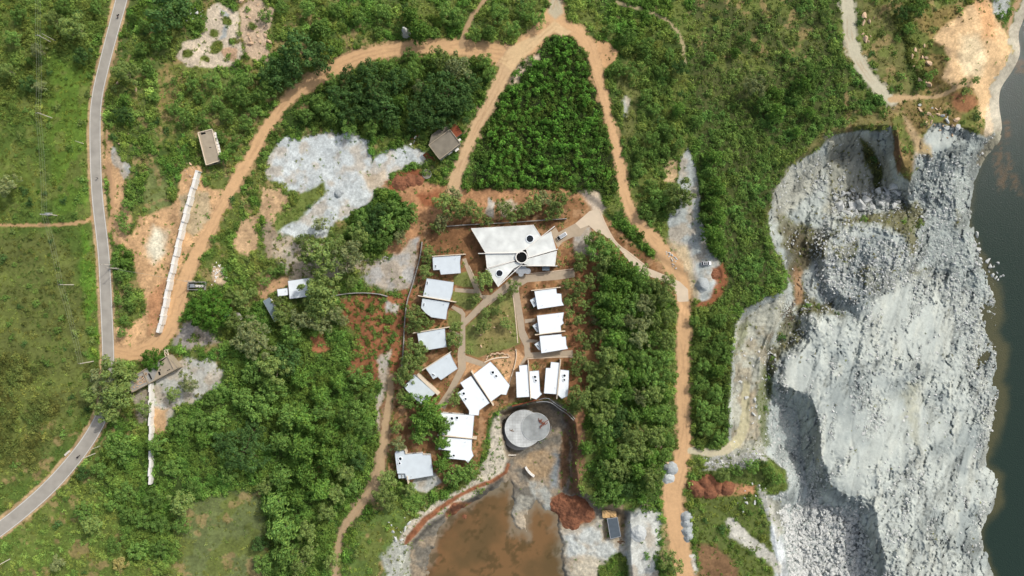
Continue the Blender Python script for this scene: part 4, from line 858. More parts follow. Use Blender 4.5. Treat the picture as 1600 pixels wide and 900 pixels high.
# ---- individual bushes across the clearings
nb = 0; BUSH = []
tries = 0
ok = samp(veg*(vh < .6)*(lake_s < -20), *np.random.default_rng(5).uniform((-40, -40), (1640, 940), (6000, 2)).T)
pts = np.random.default_rng(5).uniform((-40, -40), (1640, 940), (6000, 2))
LEAFB = ['leaf_mid', 'leaf_olive', 'leaf_dark', 'leaf_mid']
for (x, y), v in zip(pts, ok):
    if nb >= 230: break
    if v < .4 or any((x-a)**2+(y-b)**2 < 15**2 for a, b in BUSH) or samp(FLAT, x, y)[0] > -4: continue
    if not (0 < x < 1600 and 0 < y < 900): continue
    BUSH.append((x, y)); nb += 1; r = random.uniform(.9, 2.2); z = hz(x, y); wx = W(x, y, z)
    i = random.randrange(4); nm = ['round_bush', 'olive_bush', 'dark_bush', 'round_bush'][i]
    o = link(with_mat(PROTO['bush'][i], LEAFB[i]), nm, None, (wx[0], wx[1], z-.1)); o.scale = (r, r, r*random.uniform(.7, 1.1)); o.rotation_euler.z = random.random()*6.28
    tag(o, where(x, y, ['leafy green bush', 'olive green bush', 'dark green bush', 'leafy green bush'][i]), 'bush', 'bushes dotted over the clearings')

# ---- ground cover nobody could count: instanced foliage, one object per sort
def soften(t, a=.22):
    l = (t*np.array([.25, .6, .15])).sum(-1, keepdims=True); return t*(1-a)+l*a*np.array([1.08, 1.0, .62])
def scatter(name, label, pxy, z, scale, tintc, protos, sink=.1, aspect=(.7, 1.2), seed=1, tiltx=.15):
    rg = np.random.default_rng(seed); n = len(z); k = MPP*(H-z)/H
    V = np.stack([(pxy[:, 0]-800)*k, -(pxy[:, 1]-450)*k, z-sink], 1)
    me = bpy.data.meshes.new(name); me.vertices.add(n); me.vertices.foreach_set('co', V.astype(np.float32).ravel())
    sc = np.stack([scale, scale, scale*rg.uniform(*aspect, n)], 1)
    ro = np.stack([rg.normal(size=n)*tiltx, rg.normal(size=n)*tiltx, rg.random(n)*6.283], 1)
    for nm, A in (('scl', sc), ('rot', ro), ('tint', tintc)):
        a = me.attributes.new(nm, 'FLOAT_VECTOR', 'POINT'); a.data.foreach_set('vector', A.astype(np.float32).ravel())
    a = me.attributes.new('pick', 'INT', 'POINT'); a.data.foreach_set('value', rg.integers(0, len(protos), n).astype(np.int32))
    o = link(me, name); tag(o, label, 'ground cover' if 'stone' not in name else 'rubble', kind='stuff')
    ng = bpy.data.node_groups.new(name+'_nodes', 'GeometryNodeTree')
    ng.interface.new_socket('Geometry', in_out='INPUT', socket_type='NodeSocketGeometry'); ng.interface.new_socket('Geometry', in_out='OUTPUT', socket_type='NodeSocketGeometry')
    N = ng.nodes; Lk = ng.links.new; gi = N.new('NodeGroupInput'); go = N.new('NodeGroupOutput')
    m2p = N.new('GeometryNodeMeshToPoints'); Lk(gi.outputs[0], m2p.inputs[0])
    iop = N.new('GeometryNodeInstanceOnPoints'); Lk(m2p.outputs[0], iop.inputs['Points'])
    jn = N.new('GeometryNodeJoinGeometry')
    for po_ in reversed(protos):
        oi = N.new('GeometryNodeObjectInfo'); oi.inputs['Object'].default_value = po_; oi.inputs['As Instance'].default_value = True; oi.transform_space = 'ORIGINAL'
        Lk(oi.outputs['Geometry'], jn.inputs[0])
    Lk(jn.outputs[0], iop.inputs['Instance']); iop.inputs['Pick Instance'].default_value = True
    def att(nm, ty):
        q = N.new('GeometryNodeInputNamedAttribute'); q.data_type = ty; q.inputs['Name'].default_value = nm; return q.outputs['Attribute']
    Lk(att('pick', 'INT'), iop.inputs['Instance Index']); Lk(att('scl', 'FLOAT_VECTOR'), iop.inputs['Scale'])
    e2r = N.new('FunctionNodeEulerToRotation'); Lk(att('rot', 'FLOAT_VECTOR'), e2r.inputs[0]); Lk(e2r.outputs[0], iop.inputs['Rotation'])
    Lk(iop.outputs[0], go.inputs[0])
    mo = o.modifiers.new('scatter', 'NODES'); mo.node_group = ng
    return o
def proto_objs(kind, name, spots, label, matn='leaf_scatter', tintv=(84,118,42)):
    """real plants standing in the scene that the scattered cover repeats"""
    out = []
    for i, (x, y) in enumerate(spots):
        z = hz(x, y); o = link(with_mat(PROTO[kind][i], matn), name, None, W(x, y, z-.1)); o['tint'] = lin(tintv)
        tag(o, where(x, y, label), 'plant', name.replace('_', ' ')+' specimens'); out.append(o)
    return out
pb = proto_objs('bush', 'scrub_bush', [(300,200), (250,230), (420,180), (1150,200)], 'scrubby green bush')
pt = proto_objs('tuft', 'herb_tuft', [(60,300), (90,420), (100,500), (110,600)], 'small green herb tuft')
R = np.random.default_rng(12)
def cloud(n, seed, lo=(-110, -110), hi=(1700, 1010)):
    return np.random.default_rng(seed).uniform(lo, hi, (n, 2))
# bushes
q = cloud(70000, 21); v = samp(veg, *q.T); hh = samp(vh, *q.T); bm_ = VN(3)(q[:, 0]/14, q[:, 1]/14); bm2 = VN(4)(q[:, 0]/5, q[:, 1]/5)
keep = (R.random(len(q)) < v*ss(hh, .38, .9)*(.25+.75*ss(bm_, .2, .6))) & (samp(FLAT, *q.T) < -5)
q = q[keep]; hh = hh[keep]; bm_ = bm_[keep]; zz = samp(h, *q.T); tt = samp(tint, *q.T)
tt = tt*1.62*(.66+.8*VN(8)(q[:, 0]/9, q[:, 1]/9))[:, None]*(1+.25*(R.random((len(q), 1))-.5)); tt = soften(tt); tt[:, 0] *= .85+.4*VN(9)(q[:, 0]/22, q[:, 1]/22)
scatter('undergrowth', 'dense green undergrowth and scrub covering the slopes', q, zz, (.55+.95*R.random(len(q)))*(.6+.6*hh)*(.7+.6*bm_), tt, pb, .15)
nbush = len(q)
# herb layer
q = cloud(170000, 22); v = samp(veg, *q.T); cl = VN(13)(q[:, 0]/7, q[:, 1]/7)
keep = (R.random(len(q)) < v*(.35+.65*ss(cl, .25, .6))) & (samp(alltr, *q.T) < 1) & (samp(paved_s, *q.T) < -3)
q = q[keep]; zz = samp(h, *q.T); tt = samp(tint, *q.T)
tt = tt*1.45*(.7+.7*VN(18)(q[:, 0]/6, q[:, 1]/6))[:, None]*(1+.3*(R.random((len(q), 1))-.5)); tt = soften(tt); tt[:, 0] *= .85+.45*VN(19)(q[:, 0]/18, q[:, 1]/18)
scatter('herb_layer', 'low green herbs and grass covering open ground', q, zz, (.28+.5*R.random(len(q)))*(.8+.5*samp(vh, *q.T)), tt, pt, .05)
print('bushes', nbush, 'herbs', len(q), 'trees', ntree)

# ---------------------------------------------------------------- stones
def stone_mesh(seed, mname):
    rg = np.random.default_rng(seed); pts = rg.normal(size=(14, 3)); pts /= np.linalg.norm(pts, axis=1, keepdims=True); pts *= np.array([1, .75, .6])*(.85+.3*rg.random((14, 1)))
    import bmesh
    bm = bmesh.new(); [bm.verts.new(p) for p in pts]; bmesh.ops.convex_hull(bm, input=bm.verts); bmesh.ops.delete(bm, geom=[v for v in bm.verts if not v.link_faces], context='VERTS')
    me = bpy.data.meshes.new('stone'); bm.to_mesh(me); bm.free(); me.materials.append(M[mname]); return me
SG = [stone_mesh(i, 'boulder_grey') for i in range(6)]; ST = [stone_mesh(20+i, 'boulder_tan') for i in range(5)]
BL = []
def boulders(group, poly, n, rmin, rmax, pool, tone_, mind=4):
    s0 = P(poly); xs = [p[0] for p in s0]; ys = [p[1] for p in s0]; c = 0; t = 0; rg = random.Random(len(BL)+3)
    while c < n and t < 3000:
        t += 1; x = rg.uniform(min(xs), max(xs)); y = rg.uniform(min(ys), max(ys))
        if sdpoly(np.array([x]), np.array([y]), s0, 30)[0] < 0 or any((x-a)**2+(y-b)**2 < mind**2 for a, b in BL): continue
        BL.append((x, y)); r = rmin+(rmax-rmin)*rg.random()**2; z = max(hz(x, y), LAKE_Z if x > 1500 else -99)
        o = link(rg.choice(pool), 'boulder', None, W(x, y, z+r*.12)); o.scale = (r, r*rg.uniform(.7, 1), r*rg.uniform(.6, .9)); o.rotation_euler = (rg.uniform(-.4, .4), rg.uniform(-.4, .4), rg.random()*6.28)
        tag(o, where(x, y, f"{'large' if r > (rmin+rmax)*.5 else 'small'} {tone_} boulder"), 'boulder', f'{tone_} boulders'); c += 1
boulders('grey boulders at the lake edge', '1508,365 1530,362 1535,400 1560,410 1572,440 1560,440 1535,425 1515,400', 26, .7, 2.0, SG, 'pale grey', 5)
boulders('blocks on the spur rubble', '1425,160 1470,170 1510,190 1500,215 1470,220 1445,200', 30, .6, 1.9, SG+ST, 'grey', 5)
boulders('blocks under the north face', '1300,300 1400,290 1410,320 1360,335 1305,335', 34, 1.2, 3.2, SG, 'angular grey', 6)
boulders('stones among the campus trees', '1380,828 1408,828 1418,850 1402,852 1385,845', 14, .6, 1.7, SG, 'pale grey', 4)
boulders('blocks scattered on the white slope', '1340,620 1500,560 1530,800 1500,860 1420,860 1350,700', 46, .35, 1.1, SG, 'pale', 8)
boulders('brown boulders on the quarry rim', '1345,10 1365,10 1370,70 1345,65', 8, .5, 2.2, ST, 'brownish', 6)
boulders('brown boulders beside the far thicket', '1415,60 1448,65 1460,130 1440,140 1425,100', 12, .6, 2.2, ST, 'brownish', 6)
boulders('boulders around the granite outcrop', '375,0 410,0 425,70 410,100 385,60', 14, .6, 2.2, ST, 'tan', 6)
boulders('stones by the granite outcrop', '290,10 318,15 310,33 288,32', 12, .4, 1.1, SG, 'white', 4)
boulders('rocks beside the boundary wall', '290,255 305,255 300,275 288,275', 7, .4, 1.2, ST, 'tan', 4)
boulders('stones on the ledge path', '1148,500 1165,520 1200,560 1195,680 1170,660 1150,640', 14, .4, 1.3, SG, 'grey', 9)
boulders('stones at the soil heap', '1170,755 1200,760 1200,800 1160,800 1150,790', 14, .5, 1.4, SG, 'white', 5)
boulders('boulders at the grove edge', '1025,695 1045,700 1043,725 1025,715', 6, .9, 2.0, ST, 'tan', 6)
boulders('stones of the curved stone row', '1038,393 1046,393 1058,405 1058,420 1052,418 1048,405', 16, .4, .9, SG, 'white', 3.2)
boulders('stones beside the pit path', '1195,640 1225,640 1235,700 1205,700', 14, .5, 1.5, SG, 'grey', 6)
boulders('lawn boulders', '728,480 800,465 805,535 735,545', 9, .5, 1.0, ST, 'orange tan', 12)
boulders('stones among the top scrub', '185,60 215,30 215,240 180,240', 9, .4, 1.3, ST, 'pinkish', 12)
boulders('stones in the ruin clearing', '600,780 640,800 640,860 612,840', 12, .4, 1.3, SG, 'white', 6)
# uncountable rubble
ps_ = []
for i in range(4):
    x, y = [(1330,700), (1400,560), (1290,850), (1450,330)][i]
    o = link(SG[i], 'rubble_stone', None, W(x, y, hz(x, y))); tag(o, where(x, y, 'loose grey rubble stone'), 'stone', 'loose rubble stones'); ps_.append(o)
q = cloud(120000, 23, (1080, -60), (1620, 1000)); qq = samp(qs, *q.T); ls = samp(lake_s, *q.T); ledq = samp(led, *q.T)
dens = rubble_density(q[:, 0], q[:, 1])
dens = dens*np.where(samp(wm, *q.T) > .5, .55, 1.0)*(1-.8*samp(led, *q.T))
keep = (R.random(len(q)) < dens) & ((qq > 1) | (sdpoly(q[:, 0], q[:, 1], P("1090,712 1190,700 1200,716 1150,732 1100,728"), 20) > 0)) & (ls < 3)
q = q[keep]; zz = samp(h, *q.T); big = samp(pit, *q.T)*ss(q[:, 1], 740, 800)
scatter('rubble_stones', 'loose grey quarry rubble over floors and slopes', q, zz, (.2+.62*R.random(len(q))**2.5)*(1+1.0*big), np.tile(lin((190,194,192)), (len(q), 1)), ps_, -.02, (.6, 1.0), tiltx=.5)
print('rubble', len(q))

# ---------------------------------------------------------------- asphalt road, paving
def ribbon(name, pts, z, mt, label, lo=-.5, hi=.5, kind='structure', fixed=None):
    """strip along pts (px,py,width px); lo..hi are the fractions of the width it covers"""
    S_ = spline(pts, 6); V = []; F = []
    for i, (x, y, wd) in enumerate(S_):
        a = S_[max(i-1, 0)]; b = S_[min(i+1, len(S_)-1)]; d = np.array([b[0]-a[0], b[1]-a[1]]); d /= np.hypot(*d); nx_, ny_ = -d[1], d[0]
        for t in (lo, hi):
            if fixed: off = (wd/2-fixed[0])*(1 if lo > 0 else -1)+(fixed[1]/2)*(1 if t == hi else -1)
            else: off = wd*t
            V.append(W(x+nx_*off, y+ny_*off, z))
    n = len(S_); F = [(2*i, 2*i+1, 2*i+3, 2*i+2) for i in range(n-1)]
    me = npmesh(name, V, F, mt); o = link(me, name)
    me.update()
    if me.polygons[0].normal.z < 0: me.flip_normals()
    if kind: tag(o, label, kind=kind)
    return o
ribbon('road', ROAD, .05, M['asphalt'], 'sun-bleached asphalt road curving down the left side')
for sgn in (-1, 1):
    ribbon('road_marking', ROAD, .056, M['road_paint'], 'white edge line of the asphalt road', *( (.4, .5) if sgn > 0 else (-.5, -.4)), fixed=(1.1, .75) )
def pave(name, polys, z, mt, label):
    b = MB()
    for s in polys:
        pts = P(s) if isinstance(s, str) else s
        b.prism([W(x, y, z)[:2] for x, y in pts], z-.3, z)
    o = b.build(name, mt); tag(o, label, kind='structure'); return o
def strip(pts, wd):
    S_ = spline([(a, b, 0) for a, b in pts], 5); l = []; r = []
    for i, (x, y, _) in enumerate(S_):
        a = S_[max(i-1, 0)]; b = S_[min(i+1, len(S_)-1)]; d = np.array([b[0]-a[0], b[1]-a[1]]); d /= np.hypot(*d)
        l.append((x-d[1]*wd/2, y+d[0]*wd/2)); r.append((x+d[1]*wd/2, y-d[0]*wd/2))
    return l+r[::-1]
pave('driveway', PAVED['driveway'], .052, M['drive_concrete'], 'pale concrete driveway from the gate to the dirt road')
pave('driveway_kerb', [strip([(936,326), (947,352), (963,379), (986,397), (1011,417)], 2.2)], .12, M['kerb'], 'pale kerb along the driveway')
pave('paved_forecourt', PAVED['paved_forecourt'], .06, M['paving'], 'tan paved forecourt in front of the main building')
pave('path', PAVED['path'], .056, M['paving'], 'tan paved walk looping between the cottages and the lawn')
pave('path_branch', PAVED['path_branch'], .068, M['paving'], 'short paved links to the cottage doors')
pave('lawn_edging', [strip([(801,458), (804,480), (807,510), (809,536)], 1.6)], .16, M['kerb'], 'pale concrete edging beside the lawn')
pave('path_kerb', [strip([(800,452), (781,463), (764,477)], .8), strip([(820,428), (850,425.5), (896,420)], 1.4), strip([(824,560.5), (895,557)], 1.3), strip([(733,415),(748,447)], 1.2)], .13, M['kerb'], 'thin pale kerbs lining the paved walk')

# ---------------------------------------------------------------- buildings
def ccw(p):
    a = sum(p[i][0]*p[(i+1) % len(p)][1]-p[(i+1) % len(p)][0]*p[i][1] for i in range(len(p)))
    return p if a > 0 else p[::-1]
def roof_prism(b, pts, zt, tilt=(0, 0), th=.22):
    """pts px outline; tilt m per m in x,y"""
    c = W(sum(p[0] for p in pts)/len(pts), sum(p[1] for p in pts)/len(pts), zt); V = []
    for x, y in pts:
        wx = W(x, y, zt); z = zt+(wx[0]-c[0])*tilt[0]+(wx[1]-c[1])*tilt[1]; V.append(W(x, y, z))
    V = ccw(V); n = len(V)
    b.add([(x, y, z-th) for x, y, z in V]+V, [tuple(range(n-1, -1, -1)), tuple(range(n, 2*n))]+[(i, (i+1) % n, n+(i+1) % n, n+i) for i in range(n)])
    return V
def walls_under(root, V, zg, inset=.55, mt='white_render', nm='wall', wins=True):
    c = np.mean([v[:2] for v in V], 0); pts = []; n = len(V)
    for x, y, z in V:
        d = np.array([x, y])-c; l = np.hypot(*d); pts.append((x-d[0]/l*inset, y-d[1]/l*inset, z))
    b = MB(); b.prism([p[:2] for p in pts], zg-.3, 0, zs=[p[2]-.24 for p in pts]); w_ = b.build(nm, M[mt], root)
    if wins:
        for i in range(n):
            a = np.array(pts[i][:2]); e = np.array(pts[(i+1) % n][:2]); l = np.hypot(*(e-a))
            if l < 3.2: continue
            d = (e-a)/l; nn = np.array([d[1], -d[0]]); an = math.atan2(d[1], d[0]); k = max(1, int(l/4.5))
            for j in range(k):
                m_ = a+(e-a)*(j+.5)/k+nn*.02; hgt = 1.3; zc = zg+1.65
                q = MB(); q.box((m_[0], m_[1], zc), (1.7, .10, hgt+.16), an); f = q.build('window', M['grey_concrete'], root)
                q = MB(); q.box((m_[0]+nn[0]*.04, m_[1]+nn[1]*.04, zc), (1.5, .08, hgt), an); q.build('pane', M['window_glass'], f)
    return w_
def skylight(root, px, py, z, r=None, rect=None, rz=0, nm='skylight', gl='glass_dark'):
    x, y, _ = W(px, py, z+.35)
    if r:
        b = MB(); b.cyl((x, y), r*MPP+.28, z-.15, z+.32, 28, hole=r*MPP); o = b.build(nm, M['roof_white'], root)
        q = MB(); q.cyl((x, y), r*MPP+.02, z-.1, z+.10, 28); q.build('pane', M[gl], o)
    else:
        b = MB(); b.box((x, y, z+.1), (rect[0]*MPP+.25, rect[1]*MPP+.25, .36), rz); o = b.build(nm, M['roof_white'], root)
        q = MB(); q.box((x, y, z+.2), (rect[0]*MPP, rect[1]*MPP, .2), rz); q.build('pane', M[gl], o)
    return o
def fin(root, a, b_, z, th=.32, mt='cream_render', nm='fin_wall', z0=0):
    p = W(*a, z); q = W(*b_, z); b = MB(); d = Vector((q[0]-p[0], q[1]-p[1])); an = math.atan2(d.y, d.x)
    b.box(((p[0]+q[0])/2, (p[1]+q[1])/2, (z+z0-.2)/2), (d.length, th, z-z0+.2), an); return b.build(nm, M[mt], root)
def house(name, label, cat, roofs, group=None, rmat='roof_white', sky=(), rects=(), fins=(), pops=(), wmat='white_render', finmat='cream_render', finth=.32, zg=0):
    xs = [p for r in roofs for p in P(r[0])]; c = W(sum(p[0] for p in xs)/len(xs), sum(p[1] for p in xs)/len(xs), zg)
    root = empty(name, c); tag(root, label, cat, group)
    for r in roofs:
        s_, z, tilt = r[:3]; b = MB(); V = roof_prism(b, P(s_), z, tilt); ro = b.build('roof', M[rmat], root)
        # thin folded rim on the roof edge
        e = MB()
        for i in range(len(V)):
            a_ = V[i]; b2 = V[(i+1) % len(V)]
            e.bar((a_[0], a_[1], a_[2]-.06), (b2[0], b2[1], b2[2]-.06), .14, .2)
        e.build('roof_rim', M['galv' if rmat != 'concrete_roof' else 'white_render'], ro)
        walls_under(root, V, zg, mt=wmat)
        if rmat.startswith('roof'):
            L_e = max(range(len(V)), key=lambda i: (V[i][0]-V[(i+1) % len(V)][0])**2+(V[i][1]-V[(i+1) % len(V)][1])**2)
            a_, c_ = Vector(V[L_e]), Vector(V[(L_e+1) % len(V)]); nin = Vector((-(c_-a_).y, (c_-a_).x, 0)).normalized(); g_ = MB()
            for k in (.30, .62):   # sheet laps
                dep = 5.5*k+1; p0 = a_.lerp(c_, .12)+nin*dep; p1 = a_.lerp(c_, .85)+nin*dep; g_.bar((p0.x, p0.y, p0.z+.03), (p1.x, p1.y, p1.z+.03), .07, .05)
            v_ = MB(); q_ = a_.lerp(c_, .2)+nin*1.2; v_.cyl((q_.x, q_.y), .11, q_.z-.05, q_.z+.55, 8); v_.build('vent_pipe', M['galv'], ro)
    for x, y, r, z in sky: skylight(root, x, y, z, r)
    for x, y, wd, hg, rz, z in rects: skylight(root, x, y, z, rect=(wd, hg), rz=math.radians(rz))
    for a, b_, z in fins: fin(root, a, b_, z, finth, finmat)
    for pts, z in pops:
        b = MB(); V = roof_prism(b, P(pts), z); b.build('bay_roof', M['roof_grey'], root); walls_under(root, V, zg, .12, nm='bay', wins=False)
        cx = sum(p[0] for p in P(pts))/len(P(pts)); cy = sum(p[1] for p in P(pts))/len(P(pts)); q = P(pts)
        an = math.atan2(-(q[3][1]-q[0][1]), q[3][0]-q[0][0]) if len(q) > 3 else 0
        skylight(root, cx, cy, z, rect=(4.6, 1.3), rz=an, nm='bay_skylight')
    return root
GC = 'white roofed cottages of the compound'
main = house('main_building', 'main building with fan-shaped pale concrete roof and two big round wells', 'building',
 [("736,357 833,351.5 845,369.5 821,389 811,394.5 758.5,395", 5.0, (.0, .0)), ("758.5,396.5 811,396 804,406.5 761,419", 4.6, (0, 0)), ("761,421 804,409 815,413 803,419 781,444 778,447.5", 4.5, (0, 0)),
  ("822,389.5 845,371 861,361.5 869,390.5 826,402", 4.8, (.0, .0)), ("826,404 870,392 867,415 827,414.5 818,412", 4.6, (0, 0))], rmat='concrete_roof', wmat='white_render', finmat='white_render', finth=.26,
 sky=[(828,373,5.2,5.0), (780.3,427,4.8,4.5)], fins=[((747,396), (812,395), 5.4), ((759,421), (805,407), 4.9), ((824,403), (872,389), 5.05), ((820,390), (867,353), 5.4), ((833,351), (845,369.5), 5.15), ((778,448), (817,412), 4.65), ((815,415), (871,415.5), 4.75)])
b = MB(); x, y, _ = W(815, 402, 5.3); b.cyl((x, y), 9.6*MPP, 4.2, 5.5, 40, hole=8*MPP); cr = b.build('light_well', M['white_render'], main)
b = MB(); b.cyl((x, y), 8.05*MPP, 4.2, 5.1, 40); b.build('well_dark_cap', M['void_dark'], cr)  # black cap standing in for the shaded depth of the open well
for (px, py, r) in [(807,420,5.2), (817,421.5,6.5), (824.5,423.5,4.8), (814,428,4.2), (809,424.5,2.6)]:
    x, y, _ = W(px, py, 2.9); b = MB(); b.cyl((x, y), r*MPP, 2.7+.02*r, 2.85+.02*r, 28); d = b.build('canopy_disc', M['galv'], main)
    b = MB(); b.cyl((x, y), .09, 0, 2.75, 8); b.build('canopy_post', M['galv'], d)
b = MB(); x, y, _ = W(853, 419.5, 3.2); b.box((x, y, 1.6), (3.0, 1.7, 3.2)); g = b.build('glass_bay', M['grey_glass'], main)
T0 = (0, 0)
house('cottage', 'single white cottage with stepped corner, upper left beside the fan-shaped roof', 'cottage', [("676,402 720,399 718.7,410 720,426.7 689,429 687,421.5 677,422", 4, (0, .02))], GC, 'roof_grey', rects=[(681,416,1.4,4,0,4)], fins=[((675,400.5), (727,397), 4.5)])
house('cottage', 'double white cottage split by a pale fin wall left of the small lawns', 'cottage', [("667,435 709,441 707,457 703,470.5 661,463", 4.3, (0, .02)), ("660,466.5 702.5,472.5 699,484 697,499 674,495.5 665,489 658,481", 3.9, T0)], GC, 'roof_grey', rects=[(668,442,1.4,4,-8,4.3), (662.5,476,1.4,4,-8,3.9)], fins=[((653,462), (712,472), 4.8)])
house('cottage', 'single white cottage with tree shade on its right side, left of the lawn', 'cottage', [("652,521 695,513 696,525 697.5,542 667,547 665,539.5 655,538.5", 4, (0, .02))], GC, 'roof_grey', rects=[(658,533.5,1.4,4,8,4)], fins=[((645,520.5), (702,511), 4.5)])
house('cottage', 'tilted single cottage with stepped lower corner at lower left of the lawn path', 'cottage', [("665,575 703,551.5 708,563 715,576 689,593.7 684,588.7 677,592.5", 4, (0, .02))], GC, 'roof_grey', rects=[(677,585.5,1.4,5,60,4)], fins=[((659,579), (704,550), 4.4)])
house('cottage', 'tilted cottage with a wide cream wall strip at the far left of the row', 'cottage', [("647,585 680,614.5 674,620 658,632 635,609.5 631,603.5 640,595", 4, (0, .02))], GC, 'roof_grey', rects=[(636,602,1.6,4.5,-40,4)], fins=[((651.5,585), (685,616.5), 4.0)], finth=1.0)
house('cottage', 'largest tilted white double roof above the pit, with four round skylights', 'cottage', [("766,565 776,575 796.5,602 791,617 783,616 766.5,628 738,586.5", 4.4, (.01, .01)), ("736,587.5 765,629.5 749,641 748,649 733,648 733,641.5 715,614 725,607 719,598", 4.1, (.01, .01))], GC, sky=[(770,582,2.1,4.4), (775.3,587.7,1.8,4.4), (724.5,615,2.0,4.1), (727.5,623.5,1.6,4.1)], fins=[((736,580), (771,634), 4.8)])
house('cottage', 'left one of the twin white cottages standing above the round roofs', 'cottage', [("811,571 825,570 827.5,620 807.5,621 806,581 812,581", 4.2, (-.02, 0)), ("827.5,580 842,579 844,612.5 847,615.5 838,624 829,621", 4.0, (.02, 0))], GC, sky=[(836,589,2.0,4.0), (837.3,594.7,1.6,4.0)], fins=[((825.3,563), (829.3,624), 4.7)])
house('cottage', 'right one of the twin cottages above the round roofs, shaded on its right half', 'cottage', [("861,565.5 875,567 871,616 850,614.5 853,575 860,575", 4.2, (-.02, 0)), ("875.5,577.5 889,579 888.5,600 887,619 878,623 871.5,617", 4.0, (.02, 0))], GC, sky=[(882,587,2.0,4.0), (881.7,593.6,1.6,4.0)], fins=[((876,562), (870,623.5), 4.7)])
house('cottage', 'tall double white cottage on the bank left of the pond, ending in a point', 'cottage', [("689,645 741,649 738,685 687.5,679", 4.4, (0, .02)), ("687,683 737.5,686.5 737,703 740,712 731.5,723 727,719 699,716 703,704 685,702", 4.1, T0)], GC, sky=[(706,654,2.2,4.4), (714,653,2.0,4.4), (709,712,1.7,4.1)], fins=[((683,680), (744.5,686), 4.8)])
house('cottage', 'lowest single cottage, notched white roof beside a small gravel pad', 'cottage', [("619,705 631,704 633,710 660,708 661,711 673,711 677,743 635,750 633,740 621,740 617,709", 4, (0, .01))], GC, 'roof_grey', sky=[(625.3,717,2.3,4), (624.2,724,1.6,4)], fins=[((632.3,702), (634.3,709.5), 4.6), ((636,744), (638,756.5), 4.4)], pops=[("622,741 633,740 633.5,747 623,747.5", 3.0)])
house('cottage', 'upper single cottage right of the lawn with flared roof edge', 'cottage', [("835,455 869,450 870,458.5 877,459 878,471 881,477 840,483", 4, (0, .02))], GC, fins=[((830,454), (876,448.7), 4.5)], pops=[("828,469 837,464 839,477 834,480", 3.0)])
house('cottage', 'double white cottage right of the lawn with two flared side wings', 'cottage', [("839,493 881,488 879,500 881,505 876,509 877,519.5 843,522.5", 4.2, (0, .02)), ("843,525 877,522 878,526 884,526 885,539 887.5,545 846,552", 4.0, T0)], GC, fins=[((836,523.3), (883.5,517.3), 4.7)], pops=[("832,509 840,504 842,519 839,519", 3.0), ("835,538 843,533 845,547 842,547", 3.0)])

# round concrete roofs in the pit
zp = -7.5
root = empty('round_concrete_building', W(822, 668, zp)); tag(root, 'two overlapping round concrete roof discs standing in the pit', 'building')
def disc(px, py, rpx, z0, z1, mt, nm, par):
    x, y, _ = W(px, py, z1); b = MB(); b.cyl((x, y), rpx*MPP, z0, z1, 56); return b.build(nm, M[mt], par)
disc(811, 677, 27, zp-1, -5.2, 'grey_concrete', 'lower_terrace', root)
w0 = disc(818, 669.5, 27.5, zp-1, -1.3, 'dark_concrete', 'wall', root); w1 = disc(837, 667, 20.5, zp-1, -.92, 'dark_concrete', 'wall', root)
r1 = disc(818, 669.6, 29.3, -1.3, -.9, 'weathered_concrete', 'roof', root); r2 = disc(837, 667, 22.3, -.89, -.72, 'grey_concrete', 'roof', root)
mat('stained_roof', (150,154,152), .85, var=.4, vscale=.3); r2.data.materials.clear(); r2.data.materials.append(M['stained_roof'])
for (px, py, rpx, z, par) in [(818,669.6,29.3,-.9,r1), (837,667,22.3,-.72,r2)]:
    x, y, _ = W(px, py, z); b = MB(); b.cyl((x, y), rpx*MPP, z, z+(.14 if rpx > 25 else .06), 56, hole=rpx*MPP-.2); b.build('rim', M['weathered_concrete'], par)
for (px, py, rpx, z, par_, n_) in [(818,669.6,29.3,-.9,r1,6), (837,667,22.3,-.72,r2,4)]:
    x, y, _ = W(px, py, z); b = MB(); R_m = rpx*MPP-.3
    for i in range(-n_, n_+1):
        o_ = R_m*i/(n_+.5); l_ = math.sqrt(R_m**2-o_**2); b.box((x+o_, y, z+.012), (.05, 2*l_, .02)); b.box((x, y+o_, z+.006), (2*l_, .05, .02))
    b.build('panel_joints', M['grey_concrete'], par_)
b = MB()
for i in range(11):
    a = math.radians(-80+i*8); x, y, _ = W(837+24.5*math.cos(a), 667-24.5*math.sin(a), -1.5); b.tube([(x, y, zp), (x, y, -.7)], .07, 5)
    if i: b.bar(pv, (x, y, -1.6), .08); b.bar((pv[0], pv[1], -4), (x, y, -4), .08)
    pv = (x, y, -1.6)
tag(b.build('scaffold', M['galv']), 'steel scaffold wrapped round the lower right of the concrete discs', 'scaffold')
b = MB()
for i in range(16):
    x, y, _ = W(846+random.uniform(-4, 7), 662+random.uniform(-5, 8), -.4); a = random.random()*3; b.bar((x, y, -.44+.02*i), (x+math.cos(a)*1.5, y+math.sin(a)*1.5, -.40+.02*i), .22, .1)
tag(b.build('timber_pile', M['rust']), 'scattered rusty brown planks lying on the right concrete disc', 'timber')
b = MB(); x, y, _ = W(799.5, 672.5, -.8); 
b.bar(W(796, 671.5, -.8), W(803, 674, -.8), .25, .12); b.bar(W(799, 674, -.7), W(801, 670.5, -.7), .18, .1)
tag(b.build('plank', M['wood']), 'crossed brown planks on the left concrete disc', 'timber')

